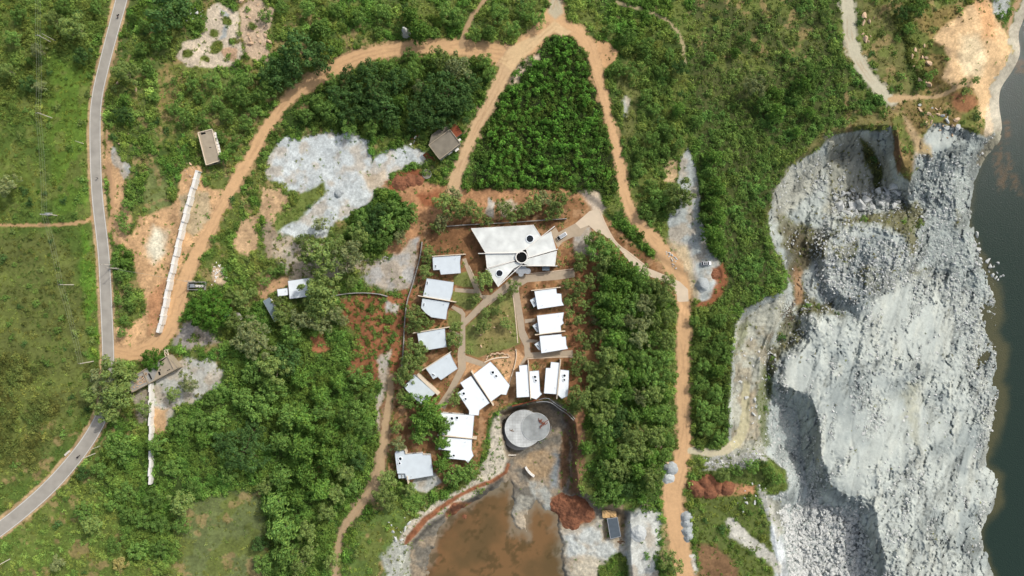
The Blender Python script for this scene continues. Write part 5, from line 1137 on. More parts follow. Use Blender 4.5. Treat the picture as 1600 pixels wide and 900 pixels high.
# old flat-roofed block
def flat_house(name, label, pts, z, mt='old_concrete', group=None, zg=None, par=.35, wmat='old_concrete'):
    q = P(pts); zg = hz(sum(p[0] for p in q)/len(q), sum(p[1] for p in q)/len(q)) if zg is None else zg
    c = W(sum(p[0] for p in q)/len(q), sum(p[1] for p in q)/len(q), zg); root = empty(name, c); tag(root, label, 'building', group)
    b = MB(); V = roof_prism(b, q, zg+z, T0, .25); ro = b.build('roof', M[mt], root); walls_under(root, V, zg, .25, wmat)
    e = MB(); n = len(V)
    for i in range(n):
        a_ = Vector(V[i]); b2 = Vector(V[(i+1) % n]); e.bar(a_+Vector((0,0,par/2)), b2+Vector((0,0,par/2)), .28, par)
    e.build('parapet', M['cream_render'] if mt != 'dark_concrete' else M['old_concrete'], ro); return root, zg, ro
r0, zg, ro = flat_house('flat_roofed_block', 'long plain flat-roofed concrete block at the top of the white parapet wall', "309.6,207.5 331.5,202 344,251 322.5,258", 3.6)
b = MB(); x, y, _ = W(317.5, 208.5, zg+3.7); b.box((x, y, zg+3.61), (1.9, .7, .1), .2); b.build('roof_opening', M['void_dark'], r0)
b = MB(); x, y, _ = W(328.5, 230.5, zg+3.6); b.box((x, y, zg+3.61), (.9, .25, .08), 0); b.build('roof_vent', M['void_dark'], r0)
b = MB()
for i in range(9):
    t = i/8; x, y, _ = W(334.5+t*9.5+random.uniform(0, .8), 209+t*38, zg+2.6); b.box((x+.3, y, zg+2.6), (1.1, 1.15, .06), .25+random.uniform(-.2, .2))
b.build('broken_awning', M['white_render'], r0)
r0, zg, ro = flat_house('weathered_villa', 'weathered villa with stained flat roof beside the dirt track', "670,226.5 703,202.5 719.5,224 687,249", 5.6, 'dark_concrete', wmat='grey_concrete')
b = MB(); V = roof_prism(b, P("703,202.5 711,190 722.5,208 712.5,215"), zg+3.2, T0); b.build('annex_roof', M['rust'], r0); walls_under(r0, V, zg, .2, 'grey_concrete', 'annex_wall')
b = MB(); V = roof_prism(b, P("674,211 683.5,203.5 700,196 703,201.5 670.5,224.5"), zg+3.0, T0); b.build('annex_roof', M['dark_concrete'], r0); walls_under(r0, V, zg, .2, 'grey_concrete', 'annex_wall')
for (px, py) in [(703,239), (714,234), (717,219.5)]:
    b = MB(); x, y, _ = W(px, py, zg+2.6); b.box((x, y, zg+2.6), (1.9, .9, .12), .66); b.build('window_hood', M['white_render'], r0)
b = MB()
for i in range(7):
    x, y, _ = W(665+i*2.6, 243+i*1.4+random.uniform(-2, 2), zg+.6); b.box((x, y, zg+.35+.05*i), (2.6, 1.0, .06), -.9+random.uniform(-.2, .2))
tag(b.build('rusty_sheets', M['rust']), 'rusty metal sheets piled at the lower corner of the weathered villa', 'scrap sheets')
for i in range(10):
    px, py = random.uniform(641, 662), random.uniform(200, 226); x, y, z = G(px, py); b = MB(); b.box((0,0,.2), (random.uniform(.7,1.8), random.uniform(.3,.9), .25)); o = b.build('debris_slab', M[['white_render','grey_concrete','rust'][i % 3]]); o.location = (x, y, z); o.rotation_euler = (random.uniform(-.2,.2), random.uniform(-.2,.2), random.random()*3)
    tag(o, where(px, py, ['white', 'grey', 'rusty'][i % 3]+' debris slab'), 'debris', 'debris beside the villa')
# roadside ruin
zg = hz(243, 585); root = empty('roadside_ruin', W(243, 587, zg)); tag(root, 'roofless roadside ruin with broken pale roof slab between two trees', 'building')
b = MB(); V = roof_prism(b, P("243,585.5 252,566 262,557 266,560 278.5,574 239,596"), zg+3.6, T0); b.build('roof_slab', M['old_concrete'], root)
b = MB(); V2 = roof_prism(b, P("207,612 203,596 225,578 243,566 252,566 243,585.5 239,596"), zg+3.2, T0); b.build('roof_slab', M['grey_concrete'], root)
q = [W(*p, zg+3.3) for p in [(207,612.5), (278.5,574.5), (263,555.5), (199,594)]]
b = MB()
for i in range(4):
    a = Vector((q[i][0], q[i][1], zg+1.7)); c = Vector((q[(i+1) % 4][0], q[(i+1) % 4][1], zg+1.7)); b.bar(a, c, .35, 4.1)
b.bar(W(224,580,zg+3.5), W(232,599,zg+3.5), .3, .5); b.bar(W(262,557,zg+3.9), W(272,577,zg+3.9), .3, .5); b.build('wall', M['old_concrete'], root)
for (px, py, a_, s1, s2) in [(234.5,588,-1.1,2.8,.5), (249,583.5,-1.3,1.5,.8), (250,578,0,.5,.5), (262,579,.5,.5,.4), (264.5,577.5,.5,.5,.4)]:
    b = MB(); x, y, _ = W(px, py, zg+3.7); b.box((x, y, zg+3.63), (s1, s2, .06), a_); b.build('roof_hole', M['void_dark'], root)
b = MB()
for i in range(60):
    px = random.uniform(208, 229); t = (px-207)/71; py = 611-t*38-random.uniform(2, 17); x, y, _ = W(px, py, zg+3.4); b.box((x, y, zg+3.3), (random.uniform(.25,.7), random.uniform(.2,.6), .25), random.random()*3)
b.build('rubble_on_slab', M['boulder_tan'], root)
b = MB(); A = W(256,547.5,zg+2); B_ = W(261,546.5,zg+2); D_ = W(264,556,zg+3); E_ = W(259,557.5,zg+3)
for u, v in ((A, B_), (B_, D_), (A, E_), (E_, D_), (A, D_)): b.bar(u, v, .22)
for u in (A, B_): b.bar(u, (u[0], u[1], zg), .2)
b.build('stair_frame', M['cream_render'], root)

# hut group
zg = hz(465, 450)
house('tin_roofed_hut', 'pale tin-roofed hut with a smaller wing, half under olive trees', 'hut', [("450,439 485,434 491,462 452.5,467", zg+3.2, (.03, 0)), ("433,452 449,450 450,461 434.5,463", zg+2.7, T0)], rmat='roof_white', zg=zg)
house('blue_grey_shed', 'blue grey corrugated shed under the tree, lower left of the tin-roofed hut', 'shed', [("411,470.5 421,465 438,497 429,503", hz(424, 484)+2.8, (0, .05))], rmat='sheet_blue', zg=hz(424, 484))
zg = hz(959, 825); root = empty('site_shed', W(959, 825, zg)); tag(root, 'dark grey metal site shed in the lower yard beside a tan tarpaulin', 'shed')
b = MB(); V = roof_prism(b, P("948.7,810.7 964.7,808.7 970,838 954,842"), zg+2.8, (.03, 0), .1); ro = b.build('roof', M['sheet_grey'], root); walls_under(root, V, zg, .15, 'galv')
b = MB()
for i in range(4): b.bar(V[i], V[(i+1) % 4], .25, .14)
b.build('roof_rim', M['galv'], ro)
b = MB(); rr = np.random.default_rng(4); nxx = 12; V = []; F = []
for j in range(7):
    for i in range(nxx): x, y, _ = W(941+22*i/(nxx-1), 797+12*j/6, zg+1.4); V.append((x, y, zg+1.6+.5*math.sin(i*.9)*.4+rr.normal()*.08-.15*j/6))
F = [(j*nxx+i, j*nxx+i+1, (j+1)*nxx+i+1, (j+1)*nxx+i) for j in range(6) for i in range(nxx-1)]; b.add(V, F); o = b.build('tarpaulin', M['tarp_tan']); m = o.modifiers.new('t', 'SOLIDIFY'); m.thickness = .05
tag(o, 'tan tarpaulin stretched above the grey site shed', 'tarpaulin')
def sheet(px, name, mt, label, cat, z, rough=.3):
    q = P(px); b = MB(); n = 7; V = []
    for j in range(n):
        for i in range(n):
            s, t = i/(n-1), j/(n-1); x = (q[0][0]*(1-s)+q[1][0]*s)*(1-t)+(q[3][0]*(1-s)+q[2][0]*s)*t; y = (q[0][1]*(1-s)+q[1][1]*s)*(1-t)+(q[3][1]*(1-s)+q[2][1]*s)*t
            zz_ = hz(x, y)+z+rough*random.uniform(-.5, .5); V.append(W(x, y, zz_))
    b.add(V, [(j*n+i, j*n+i+1, (j+1)*n+i+1, (j+1)*n+i) for j in range(n-1) for i in range(n-1)]); o = b.build(name, M[mt]); m = o.modifiers.new('t', 'SOLIDIFY'); m.thickness = .05; tag(o, label, cat); return o
sheet("349,491 360,485 361.5,492 350,499", 'tarpaulin', 'tarp_blue', 'pale blue tarpaulin beside the lush round tree', 'tarpaulin', 2.0)
b = MB()
for i in range(4): b.bar(W(366+i*2.2, 488+i*.2, 1.6), W(374+i*2, 501-i, 1.2), .4, .15)
tag(b.build('beam_stack', M['pole_concrete']), 'pale concrete beams stacked beside the blue tarpaulin', 'beams')
zg = hz(310, 447); root = empty('transformer_yard', W(308.5, 447, zg)); tag(root, 'small walled transformer yard with grey electrical tanks next to the dirt road', 'transformer')
b = MB(); q = [W(*p, zg) for p in [(296,441), (323,440.5), (321.5,453), (295.5,452.5)]]
for i in range(4): b.bar((q[i][0], q[i][1], zg+.7), (q[(i+1) % 4][0], q[(i+1) % 4][1], zg+.7), .25, 1.4)
b.build('enclosure_wall', M['grey_concrete'], root)
b = MB(); b.prism([p[:2] for p in q], zg-.1, zg+.08); b.build('slab', M['dark_concrete'], root)
x, y, _ = W(301, 446.5, zg+1); b = MB(); b.box((x, y, zg+.9), (1.7, 1.5, 1.6)); t_ = b.build('tank', M['galv'], root, bevel=.06)
b = MB()
for i in range(6): b.box((x-1.0+.0*i, y-.7+i*.28, zg+.9), (.35, .08, 1.2)); b.box((x+1.0, y-.7+i*.28, zg+.9), (.35, .08, 1.2))
b.build('cooling_fin', M['galv'], t_)
for k in range(3):
    x, y, _ = W(307+k*4.6, 447, zg+1); b = MB(); b.box((x, y, zg+.7), (.95, .95, 1.3)); c_ = b.build('switch_box', M['white_render'], root, bevel=.04)
    b = MB(); b.cyl((x, y), .18, zg+1.35, zg+1.6, 10); b.build('bushing', M['void_dark'], c_)

# ---------------------------------------------------------------- walls and fences
def wall_line(name, label, pts, hgt, th, mt, seg=3.2, stepz=.0, cat='wall', posts=None, cap=None):
    Q_ = spline([(a, b, 0) for a, b in pts], 3)[:, :2]; wp = [Vector(G(*p)) for p in Q_]
    d = [0]
    for i in range(1, len(wp)): d.append(d[-1]+(wp[i].xy-wp[i-1].xy).length)
    def at(s):
        for i in range(1, len(wp)):
            if d[i] >= s: t = (s-d[i-1])/(d[i]-d[i-1]); return wp[i-1].lerp(wp[i], t)
        return wp[-1]
    root = empty(name, wp[0]); tag(root, label, cat); n = max(1, int(d[-1]/seg)); pan = MB(); ps = []
    for i in range(n):
        a = at(d[-1]*i/n); c = at(d[-1]*(i+1)/n); zt = max(a.z, c.z)+hgt+(stepz*((i % 2)-.5)); zb = min(a.z, c.z)-.3
        dd = (c-a); dd.z = 0; nn = Vector((-dd.y, dd.x, 0)).normalized(); off = nn*(.16*((i % 2)*2-1) if stepz else 0)
        a2 = a+off; c2 = c+off+dd.normalized()*.02
        pan.bar((a2.x, a2.y, (zt+zb)/2), (c2.x, c2.y, (zt+zb)/2), th, zt-zb); ps.append((a, zt, math.atan2(dd.y, dd.x)))
    pan.build('panels', M[mt], root)
    if posts:
        for a, zt, an in ps:
            b = MB(); b.box((a.x, a.y, (a.z+zt+.12)/2), (posts, th+posts*1.3, zt+.12-a.z), an); b.build('post', M['grey_concrete' if not cap else cap], root)
    return root
wall_line('parapet_wall', 'long slanting white stepped wall between the bare sand and the dirt road', [(313.5,269), (303,303), (293,340), (283,380), (275,415), (267,450), (260.5,485), (254,512), (252,519)], 3.1, 1.25, 'white_render', 3.5, .3, posts=.3, cap='white_render')
x = wall_line('wall_end', 'grey open end bay at the foot of the slanting white wall', [(256,508), (252,521)], 1.8, .3, 'grey_concrete', 4)
wall_line('white_boundary_wall', 'straight white boundary wall running down from the ruin', [(239.5,598), (239,640), (239.5,700), (238.5,754)], 2.6, 1.0, 'white_render', 3.3, .12)
wall_line('retaining_wall', 'thin grey wall winding down the left side of the compound', [(660,378), (656,405), (645,445), (637,470), (633,500), (631,540), (628,575), (625,600)], 1.3, .35, 'grey_concrete', 3)
wall_line('retaining_wall', 'short grey wall above the red scrub patch, ending in a curve', [(519,463), (540,459), (565,457.5), (590,459), (606,463)], 1.2, .35, 'grey_concrete', 3)
wall_line('retaining_wall', 'grey wall behind the fan-shaped main roof', [(697,354), (740,351), (790,348.5), (840,345), (885,342)], 1.6, .3, 'grey_concrete', 3)
wall_line('garden_wall', 'curved pale low wall at the right end of the cactus bed', [(806,545), (807,556), (804,572), (799,588), (795,601)], .7, .35, 'cream_render', 1.5)
wall_line('garden_wall', 'low curved cream wall above the planted round bed', [(757,566), (768,561), (780,558.5), (795,558)], .5, .5, 'cream_render', 1.5)
wall_line('garden_wall', 'broken stone edging arc at the bottom of the lawn', [(759,562), (765,555), (775,552), (790,553), (798,557)], .45, .6, 'boulder_tan', 1.0, .1)
def rail(label, pts, hgt=1.0):
    Q_ = spline([(a, b, 0) for a, b in pts], 5)[:, :2]; wp = [Vector(W(a, b, .3)) for a, b in Q_]; root = empty('railing', wp[0]); tag(root, label, 'railing')
    b = MB(); b.tube([p+Vector((0,0,hgt)) for p in wp], .09, 5); b.tube([p+Vector((0,0,hgt*.5)) for p in wp], .06, 5); b.build('rails', M['galv'], root)
    for p in wp[::2]: q = MB(); q.tube([p-Vector((0,0,1.2)), p+Vector((0,0,hgt))], .07, 5); q.build('post', M['galv'], root)
wall_line('footbridge_wall', 'brown low wall curving above the concrete discs', [(800,634), (815,630.5), (830,626.5), (838,624.5)], .8, .5, 'rust', 2)
rail('inner grey rail curving round the upper right of the pit', [(838,628), (850,627), (861,629), (875,639), (886,646), (896,656)])
rail('outer grey rail curving round the upper right of the pit', [(842,624), (852,621.5), (860,623.5), (866,629), (880,638), (889,644), (898,654)])

# ---------------------------------------------------------------- poles and wires
def pole(px, py, hgt, label, arm=2.2, an=0.0, tilt=0, th=.17):
    x, y, z = G(px, py); root = empty('utility_pole', (x, y, z), an); tag(root, label, 'utility pole', 'utility poles')
    b = MB(); b.tube([(0,0,-.3), (0,0,hgt*.5), (0,0,hgt)], [th*1.2, th, th*.75], 8)
    o = b.build('shaft', M['pole_concrete']); o.parent = root
    if arm:
        b = MB(); b.box((0,0,hgt-.4), (arm, .12, .12)); a_ = b.build('crossarm', M['galv']); a_.parent = root
        for s in (-1, 0, 1):
            b = MB(); b.cyl((s*arm*.45, 0), .06, hgt-.34, hgt-.05, 8); i_ = b.build('insulator', M['rust']); i_.parent = a_
    if tilt: root.rotation_euler = (0, tilt, an)
    return (x, y, z+hgt)
pA = pole(81, 66.5, 8.8, 'pale concrete pole in the top left field, uppermost of the line', 2.4)
pA2 = pole(86, 63.5, 8.0, 'thinner twin pole just right of the uppermost field pole', 0, th=.11)
pB = pole(81.5, 184.5, 8.8, 'pale concrete pole in the left field, second from the top', 2.4)
pole(130.5, 224.5, 5.5, 'short pale pole in the left field near the asphalt road', 0, th=.12)
pC = pole(115.5, 445, 8.8, 'pale concrete pole in the left field below the footpath', 2.4)
pD = pole(146, 564.5, 8.8, 'pale concrete pole in the left field near the road mouth', 2.4)
pE = pole(187.5, 419.5, 9.0, 'lower pole of the pair beside the asphalt road', 1.6)
pole(178.5, 414.5, 9.0, 'upper pole of the pair beside the asphalt road', 1.2, th=.13)
pF = pole(305.5, 439.5, 9.5, 'pole at the corner of the transformer yard', 2.2)
pG = pole(148.5, 708.5, 9.0, 'pole leaning outward beside the asphalt bend', 1.2)
pole(157, 696.5, 7.0, 'thinner pole just above the one at the asphalt bend', 1.0, th=.12)
pole(15.5, 873.5, 8.5, 'pole in the bottom left corner field', 1.2)
# pole-mounted transformer by the footpath
zg = hz(88, 340); root = empty('pole_transformer', G(80, 338)); tag(root, 'two-pole transformer platform standing above the left footpath', 'transformer')
for dx in (-6, 6):
    x, y, z = G(84+dx, 337); b = MB(); b.tube([(x, y, z-.3), (x, y, z+6)], .18, 7); b.build('post', M['pole_concrete'], root)
x0, y0, _ = G(78, 337); x1, y1, _ = G(90, 337); b = MB(); b.bar((x0, y0, zg+5.8), (x1, y1, zg+5.8), .25); b.bar((x0, y0+.7, zg+3.2), (x1, y1+.7, zg+3.2), .3); b.build('platform', M['galv'], root)
b = MB(); b.box(((x0+x1)/2+.6, y0+.2, zg+4), (1.7, 1.1, 1.4)); b.build('tank', M['galv'], root, bevel=.08)
def wires(a, c, label, off=(-.95, 0, .95)):
    b = MB()
    for o_ in off:
        p = [Vector((a[0]+o_+(c[0]-a[0])*t, a[1]+(c[1]-a[1])*t, a[2]-.1+(c[2]-a[2])*t-3.0*t*(1-t))) for t in np.linspace(0, 1, 9)]; b.tube(p, .022, 4)
    tag(b.build('power_line', M['wire']), label, 'power line')
wires((pA[0]-1, pA[1]+45, pA[2]), pA, 'power lines entering the field from the top edge'); wires(pA, pB, 'power lines between the two upper field poles')
wires(pB, (x0+1.6, y0, zg+6), 'power lines running down to the platform transformer'); wires((x0+1.6, y0, zg+6), pC, 'power lines from the platform transformer to the lower field'); wires(pC, pD, 'power lines between the two lower field poles'); wires(pE, pF, 'power lines crossing from the road pole to the yard', (-.3, .3))

# ---------------------------------------------------------------- vehicles
def wheels(root, xs, yw, r):
    for x in xs:
        for s in (-1, 1):
            b = MB(); vs = []; n = 18
            for yy in (s*yw-.11, s*yw+.11): vs += [(x+r*math.cos(2*math.pi*i/n), yy, r+r*math.sin(2*math.pi*i/n)) for i in range(n)]
            b.add(vs, [(i, (i+1) % n, n+(i+1) % n, n+i) for i in range(n)]+[tuple(range(n-1, -1, -1)), tuple(range(n, 2*n))]); w_ = b.build('wheel', M['tyre']); w_.parent = root
            b = MB(); vs = []
            for yy in (s*yw+s*.08, s*yw+s*.125): vs += [(x+r*.55*math.cos(2*math.pi*i/n), yy, r+r*.55*math.sin(2*math.pi*i/n)) for i in range(n)]
            b.add(vs, [(i, (i+1) % n, n+(i+1) % n, n+i) for i in range(n)]+[tuple(range(n-1, -1, -1)), tuple(range(n, 2*n))]); o = b.build('rim', M['rim']); o.parent = w_
def loft(secs):
    """body from cross sections: (x, half width, z bottom, z top, half width at top)"""
    b = MB(); V = []
    for x, wd, z0, z1, wt in secs:
        V += [(x, -wd*.94, z0), (x, -wd, z0+(z1-z0)*.35), (x, -wd*.985, z0+(z1-z0)*.75), (x, -wt, z1), (x, wt, z1), (x, wd*.985, z0+(z1-z0)*.75), (x, wd, z0+(z1-z0)*.35), (x, wd*.94, z0)]
    n = 8; F = [(i*n+j, (i+1)*n+j, (i+1)*n+(j+1) % n, i*n+(j+1) % n) for i in range(len(secs)-1) for j in range(n)]
    F += [tuple(range(n)), tuple(range(len(secs)*n-1, (len(secs)-1)*n-1, -1))]; b.add(V, F); return b
def put(o, par): o.parent = par; return o
x, y, z = G(1102.8, 411.6); car = empty('parked_car', (x, y, z), math.radians(1.5)); tag(car, 'white hatchback car parked on the grey gravel turnaround', 'car')
put(loft([(-2.1,.74,.45,.9,.66), (-2.02,.84,.3,1.0,.72), (-1.5,.88,.25,1.03,.78), (0,.89,.25,1.0,.80), (.9,.88,.25,.98,.78), (1.6,.85,.27,.92,.72), (2.0,.78,.32,.8,.62), (2.12,.62,.42,.68,.5)]).build('body', M['white_paint'], bevel=.05), car)
gh = put(loft([(-1.95,.70,.96,1.05,.62), (-1.5,.74,.96,1.48,.58), (-.9,.76,.96,1.54,.60), (0,.76,.96,1.53,.60), (.45,.75,.96,1.45,.58), (1.05,.70,.94,1.0,.62)]).build('cabin_glass', M['glass_dark']), car)
put(MB().add([(-1.5,-.56,1.50), (.35,-.56,1.50), (.35,.56,1.50), (-1.5,.56,1.50), (-1.45,-.5,1.565), (.3,-.5,1.55), (.3,.5,1.55), (-1.45,.5,1.565)], [(3,2,1,0), (4,5,6,7), (0,1,5,4), (1,2,6,5), (2,3,7,6), (3,0,4,7)]).build('roof', M['white_paint']), car)
put(MB().box((-.85,0,1.572), (.75,.86,.02)).build('sunroof', M['glass_dark']), car); put(MB().box((-.05,0,1.566), (.5,.86,.02)).build('sunroof', M['glass_dark']), car)
for s in (-1, 1):
    put(MB().box((.75, s*.95, 1.02), (.16,.2,.13)).build('mirror', M['white_paint'], bevel=.03), car); put(MB().box((1.93, s*.6, .72), (.22,.26,.12)).build('headlight', M['lamp_white']), car); put(MB().box((-2.05, s*.68, .85), (.12,.2,.2)).build('tail_light', M['lamp_red']), car)
wheels(car, (-1.3, 1.3), .80, .32)
x, y, z = G(877.6, 369.3); van = empty('parked_van', (x, y, .06), math.radians(212)); tag(van, 'small silver white van with dark windscreen parked at the main building', 'van')
put(loft([(-2.2,.78,.4,1.7,.7), (-2.1,.84,.3,1.85,.76), (0,.85,.3,1.88,.77), (1.15,.85,.3,1.85,.76), (1.55,.84,.3,1.5,.72), (2.05,.82,.3,.95,.72), (2.2,.74,.35,.75,.62)]).build('body', M['white_paint'], bevel=.05), van)
put(MB().add([(1.18,-.72,1.85), (1.18,.72,1.85), (2.0,.70,1.02), (2.0,-.70,1.02), (1.22,-.72,1.90), (1.22,.72,1.90), (2.06,.70,1.06), (2.06,-.70,1.06)], [(0,1,2,3), (7,6,5,4), (0,4,5,1), (1,5,6,2), (2,6,7,3), (3,7,4,0)]).build('windscreen', M['glass_dark']), van)
for s in (-1, 1):
    put(MB().box((-.3, s*.80, 1.45), (2.6,.10,.42)).build('side_window', M['glass_dark']), van); put(MB().box((2.13, s*.6, .75), (.12,.24,.14)).build('headlight', M['lamp_white']), van)
    put(MB().box((1.35, s*.95, 1.25), (.14,.2,.22)).build('mirror', M['bike_black']), van)
put(MB().box((-.4,0,1.90), (3.1,1.2,.05)).build('roof_panel', M['galv']), van)
wheels(van, (-1.4, 1.4), .78, .3)

def person_mesh(pts, edges, radii, name, mt, par):
    me = bpy.data.meshes.new(name); me.from_pydata(pts, edges, []); o = link(me, name); o.parent = par
    sk = o.modifiers.new('skin', 'SKIN'); sk.use_smooth_shade = True
    for v, r in zip(me.skin_vertices[0].data if me.skin_vertices else [], radii): v.radius = (r, r)
    o.modifiers.new('sub', 'SUBSURF').levels = 1; me.materials.append(M[mt]); return o
def motorbike(px, py, an, label, plabel, shirt):
    x, y, _ = W(px, py, .6); r = empty('motorbike', (x, y, .05), an); tag(r, label, 'motorbike')
    wheels_ = []
    for xx in (-.65, .68):
        n = 18; vs = []
        for yy in (-.055, .055): vs += [(xx+.3*math.cos(2*math.pi*i/n), yy, .3+.3*math.sin(2*math.pi*i/n)) for i in range(n)]
        w_ = put(MB().add(vs, [(i, (i+1) % n, n+(i+1) % n, n+i) for i in range(n)]+[tuple(range(n-1, -1, -1)), tuple(range(n, 2*n))]).build('wheel', M['tyre']), r)
    put(MB().tube([(.62,0,.35), (.45,0,.9), (.38,0,1.02)], .04, 6).build('fork', M['rim']), r)
    put(MB().tube([(.38,-.36,1.03), (.44,-.12,1.0), (.44,.12,1.0), (.38,.36,1.03)], .022, 6).build('handlebar', M['bike_black']), r)
    put(MB().tube([(.38,0,.82), (.1,0,.86), (-.15,0,.74)], [.08,.15,.10], 8).build('fuel_tank', M['lamp_red']), r)
    put(MB().box((-.38,0,.76), (.72,.25,.1)).build('seat', M['bike_black'], bevel=.04), r)
    put(MB().box((.0,0,.45), (.42,.24,.34)).build('engine', M['rim'], bevel=.05), r)
    p = empty('person', (x, y, .05), an); tag(p, plabel, 'person')
    pts = [(-.2,0,.86), (-.15,0,1.1), (-.08,0,1.36), (-.05,0,1.48), (-.03,0,1.58), (-.01,0,1.70),
           (-.1,.2,1.38), (.1,.28,1.15), (.34,.3,1.06), (-.1,-.2,1.38), (.1,-.28,1.15), (.34,-.3,1.06),
           (-.18,.12,.84), (.18,.2,.78), (.02,.19,.38), (.14,.19,.33), (-.18,-.12,.84), (.18,-.2,.78), (.02,-.19,.38), (.14,-.19,.33)]
    ed = [(0,1), (1,2), (2,3), (3,4), (4,5), (2,6), (6,7), (7,8), (2,9), (9,10), (10,11), (0,12), (12,13), (13,14), (14,15), (0,16), (16,17), (17,18), (18,19)]
    rd = [.15,.14,.16,.06,.09,.10,.07,.05,.035,.07,.05,.035,.09,.075,.05,.04,.09,.075,.05,.04]
    b_ = person_mesh(pts, ed, rd, 'body', shirt, p); put(MB().cyl((-.01,0), .12, 1.6, 1.82, 12, r2=.07).build('helmet', M['bike_black'], smooth=True), p)
d0 = math.atan2(-(50-0), 176-189.5); motorbike(184.2, 25, d0, 'motorbike riding down the asphalt road at the top edge', 'rider in dark clothes on the motorbike at the top of the road', 'cloth_dark')
d1 = math.atan2(-(757-706), 81-125); motorbike(122, 714, d1, 'motorbike on the asphalt bend beside the leaning pole', 'rider in dark clothes on the motorbike at the asphalt bend', 'cloth_dark')
# walker on the road
x, y, z = W(153.5, 278.5, 0); p = empty('person', (x, y, .05), 1.2); tag(p, 'person in dark clothes walking on the asphalt road', 'person')
person_mesh([(0,0,.95), (0,0,1.2), (0,0,1.42), (0,0,1.52), (0,0,1.62), (0,0,1.72), (0,.2,1.42), (.04,.24,1.12), (.1,.24,.85), (0,-.2,1.42), (-.04,-.24,1.12), (-.06,-.24,.85), (0,.1,.9), (.12,.1,.5), (.15,.1,.06), (.27,.1,.03), (0,-.1,.9), (-.08,-.1,.5), (-.2,-.1,.08), (-.1,-.1,.03)],
 [(0,1), (1,2), (2,3), (3,4), (4,5), (2,6), (6,7), (7,8), (2,9), (9,10), (10,11), (0,12), (12,13), (13,14), (14,15), (0,16), (16,17), (17,18), (18,19)], [.15,.13,.16,.06,.09,.09,.065,.045,.035,.065,.045,.035,.1,.07,.05,.04,.1,.07,.05,.04], 'body', 'cloth_dark', p)

# ---------------------------------------------------------------- heaps, slabs, small things
def heap(name, label, lumps, mt, cat='heap', seed=0, group=None):
    """lumps: (px,py,r px,height m)"""
    xs = [l[0] for l in lumps]; ys = [l[1] for l in lumps]; rm = max(l[2] for l in lumps)+3
    X, Y = np.meshgrid(np.arange(min(xs)-rm, max(xs)+rm, .8), np.arange(min(ys)-rm, max(ys)+rm, .8)); Z = np.full(X.shape, -.6)
    w1_ = (fbm(70+seed, X, Y, 9, 3)-.5)*5
    for a, b_, r, hh in lumps:
        d = np.hypot(X-a, Y-b_)+w1_; Z = np.maximum(Z, hh*(1-d/r)-hh*.25*np.exp(-(d/(r*.25))**2))
    Z = Z+(fbm(80+seed, X, Y, 4, 3)-.5)*.5*(Z > 0); base = samp(h, X.ravel(), Y.ravel()).reshape(X.shape); z = base+Z; k = MPP*(H-z)/H
    V = np.stack([(X-800)*k, -(Y-450)*k, z], -1).reshape(-1, 3); I = np.arange(X.size).reshape(X.shape); F = np.stack([I[1:, :-1], I[1:, 1:], I[:-1, 1:], I[:-1, :-1]], -1).reshape(-1, 4)
    keep = (Z.ravel()[F] > -.3).any(1); F = F[keep]; u, inv = np.unique(F, return_inverse=True); o = link(npmesh(name, V[u], inv.reshape(-1, 4), M[mt], True), name); tag(o, label, cat, group); return o
heap('gravel_heap', 'lone grey gravel cone below the parked white car', [(1097,445,11,2.6)], 'gravel_heap', seed=1)
heap('gravel_heap', 'upper grey gravel heap at the edge of the grove', [(1048,732,11,2.4)], 'gravel_heap', seed=2)
heap('gravel_heap', 'lower paler gravel heap at the edge of the grove', [(1044,746,10,1.8)], 'pale_heap', seed=3)
heap('gravel_heap', 'upper oval grey gravel heap on the dirt yard', [(1072,809,10,2.0), (1073,817,9,1.6)], 'gravel_heap', seed=4)
heap('gravel_heap', 'lower oval grey gravel heap on the dirt yard', [(1074,831,9,1.8), (1077,839,9,1.8)], 'gravel_heap', seed=5)
heap('gravel_heap', 'white gravel cone right of the grey site shed', [(997,833,13,2.4)], 'pale_heap', seed=6)
heap('soil_heap', 'long lumpy red soil heap right of the dirt road', [(1083,758,10,2.0), (1092,766,12,2.6), (1105,755,14,3.2), (1110,768,13,2.8), (1122,762,10,2.2), (1136,763,12,2.8)], 'red_heap', seed=7)
heap('soil_heap', 'broad orange soil mound beside the muddy pond', [(880,790,20,1.6), (900,797,22,2.0), (893,812,16,1.5), (916,803,14,1.2)], 'red_heap', seed=8)
heap('soil_heap', 'red soil mound left of the weathered villa', [(625,285,14,1.4), (640,282,12,1.2), (655,280,9,1.0)], 'red_heap', seed=9)
heap('soil_heap', 'small red mound spit reaching into the pond', [(715,800,14,1.0), (726,806,9,1.4)], 'red_heap', seed=10)
heap('soil_heap', 'rounded orange mound at the edge of the gravel turnaround', [(1118.5,429,8,1.8)], 'red_heap', seed=11)
def slab(px0, px1, z, wd, th, label, mt='pole_concrete', nm='concrete_slab', cat='slab'):
    a = W(*px0, hz(*px0)+z); c = W(*px1, hz(*px1)+z); b = MB(); b.bar(a, c, wd, th); o = b.build(nm, M[mt]); tag(o, label, cat); return o
slab((101.5,711.5), (109,704.5), .4, .8, .5, 'white concrete slab lying on grass left of the asphalt bend')
slab((794,711), (806,711), .3, .5, .3, 'pale plank lying below the concrete discs', nm='plank', cat='timber')
b = MB(); pt_ = [(821,729), (824.5,735), (829,740), (834.5,744)]
for i in range(3): b.bar(W(*pt_[i], hz(*pt_[i])+1), W(*pt_[i+1], hz(*pt_[i+1])+1), .8, 1.8)
tag(b.build('curved_screen', M['white_render']), 'short curved white screen standing on the pit floor', 'screen')

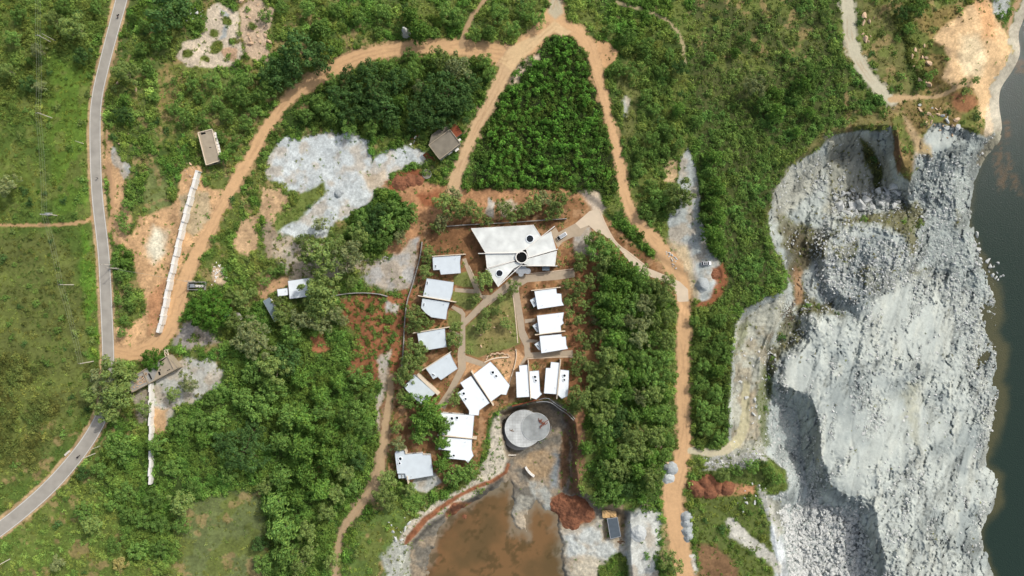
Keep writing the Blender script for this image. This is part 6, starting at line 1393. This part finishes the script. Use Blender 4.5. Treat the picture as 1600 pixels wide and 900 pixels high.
# grey stone rubbish pile above the tin hut, white rubbish below the transformer
for grp, cx, cy, rx, ry, n, mt in [('white rubbish near the transformer yard', 340, 425, 11, 16, 26, 'white_render'), ('stones near the tin roofed hut', 600, 402, 6, 5, 8, 'grey_concrete'), ('bits lying around the site shed', 970, 845, 10, 5, 8, 'wood')]:
    for i in range(n):
        px, py = cx+random.gauss(0, rx*.5), cy+random.gauss(0, ry*.5); x, y, z = G(px, py); b = MB(); b.box((0,0,.15), (random.uniform(.4,1), random.uniform(.3,.7), .3), 0, .8); o = b.build('rubbish_bag' if 'rubbish' in grp else 'broken_block', M[mt], bevel=.08); o.location = (x, y, z); o.rotation_euler = (0, 0, random.random()*3)
        tag(o, where(px, py, {'white_render': 'white rubbish bag', 'grey_concrete': 'grey broken block', 'wood': 'brown wooden block'}[mt]), 'rubbish', grp)
heap('gravel_heap', 'small dumped grey heap in the middle of the grey gravel lot', [(528,303,7,1.5), (533,300,5,1.2)], 'gravel_heap', seed=12)
b = MB(); x, y, z = G(667, 272); b.cyl((x, y), 2.0, z-.3, z+.5, 28, hole=1.75); o = b.build('well', M['grey_concrete']); tag(o, 'round concrete well ring left below the weathered villa', 'well')
q = MB(); q.cyl((x, y), 1.74, z-.2, z+.25, 28); q.build('cover', M['dark_concrete'], o)
b = MB(); x, y, z = G(634, 52); b.cyl((x, y), 2.4, z-.3, z+6.5, 9, r2=.3); o = b.build('pointed_rock', M['boulder_grey']); tag(o, 'tall pointed grey rock among the trees above the upper dirt track', 'rock')
b = MB()
for i in range(70):
    x, y, z = G(1231+random.gauss(0, 5), 490+random.gauss(0, 8)); a = random.random()*6.28; l = random.uniform(1, 3.2); b.tube([(x, y, z+random.random()*1.2), (x+l*math.cos(a)*.5, y+l*math.sin(a)*.5, z+.9), (x+l*math.cos(a), y+l*math.sin(a), z+random.random()*.8)], [.09, .07, .03], 4)
tag(b.build('brushwood_pile', M['bark']), 'tangled pile of dead brown branches at the quarry foot', 'branches')
# planted pots / young cactus beds
for grp, pts_, lab in [('dark young plants in the round bed', [(764,557), (773,556), (781,556), (776,567), (786,570), (781,580), (791,581), (786,586), (789,563), (797,566)], 'dark young plant'), ('dark young plants above the first cottage', [(684,392), (689,388), (690,394), (700,391), (706,388), (711,392), (715,386), (721,392), (695,393)], 'dark grey young plant'),
                       ('agaves by the main building', [(883,381), (888,378), (886,385), (873,393), (874,398), (872,408), (881,414), (887,412), (876,412), (741,425), (884,402), (879,354), (877,351), (850,354)], 'green leafy garden plant'),
                       ('garden plants by the cottages', [(722,416), (724,411), (731,550), (735,545), (737,549), (694,633), (700,600), (840,573), (832,571), (834,576), (678,428), (683,430)], 'bright garden shrub')]:
    for px, py in pts_:
        r = random.uniform(.6, 1.0); x, y, z = W(px, py, .3); o = link(with_mat(PROTO['garden'][random.randrange(2)], 'leaf_dark' if 'dark' in lab else 'leaf_garden'), 'garden_plant', None, (x, y, 0)); o.scale = (r, r, r*.9)
        tag(o, where(px, py, lab), 'plant', grp)
S.cycles.samples = 64
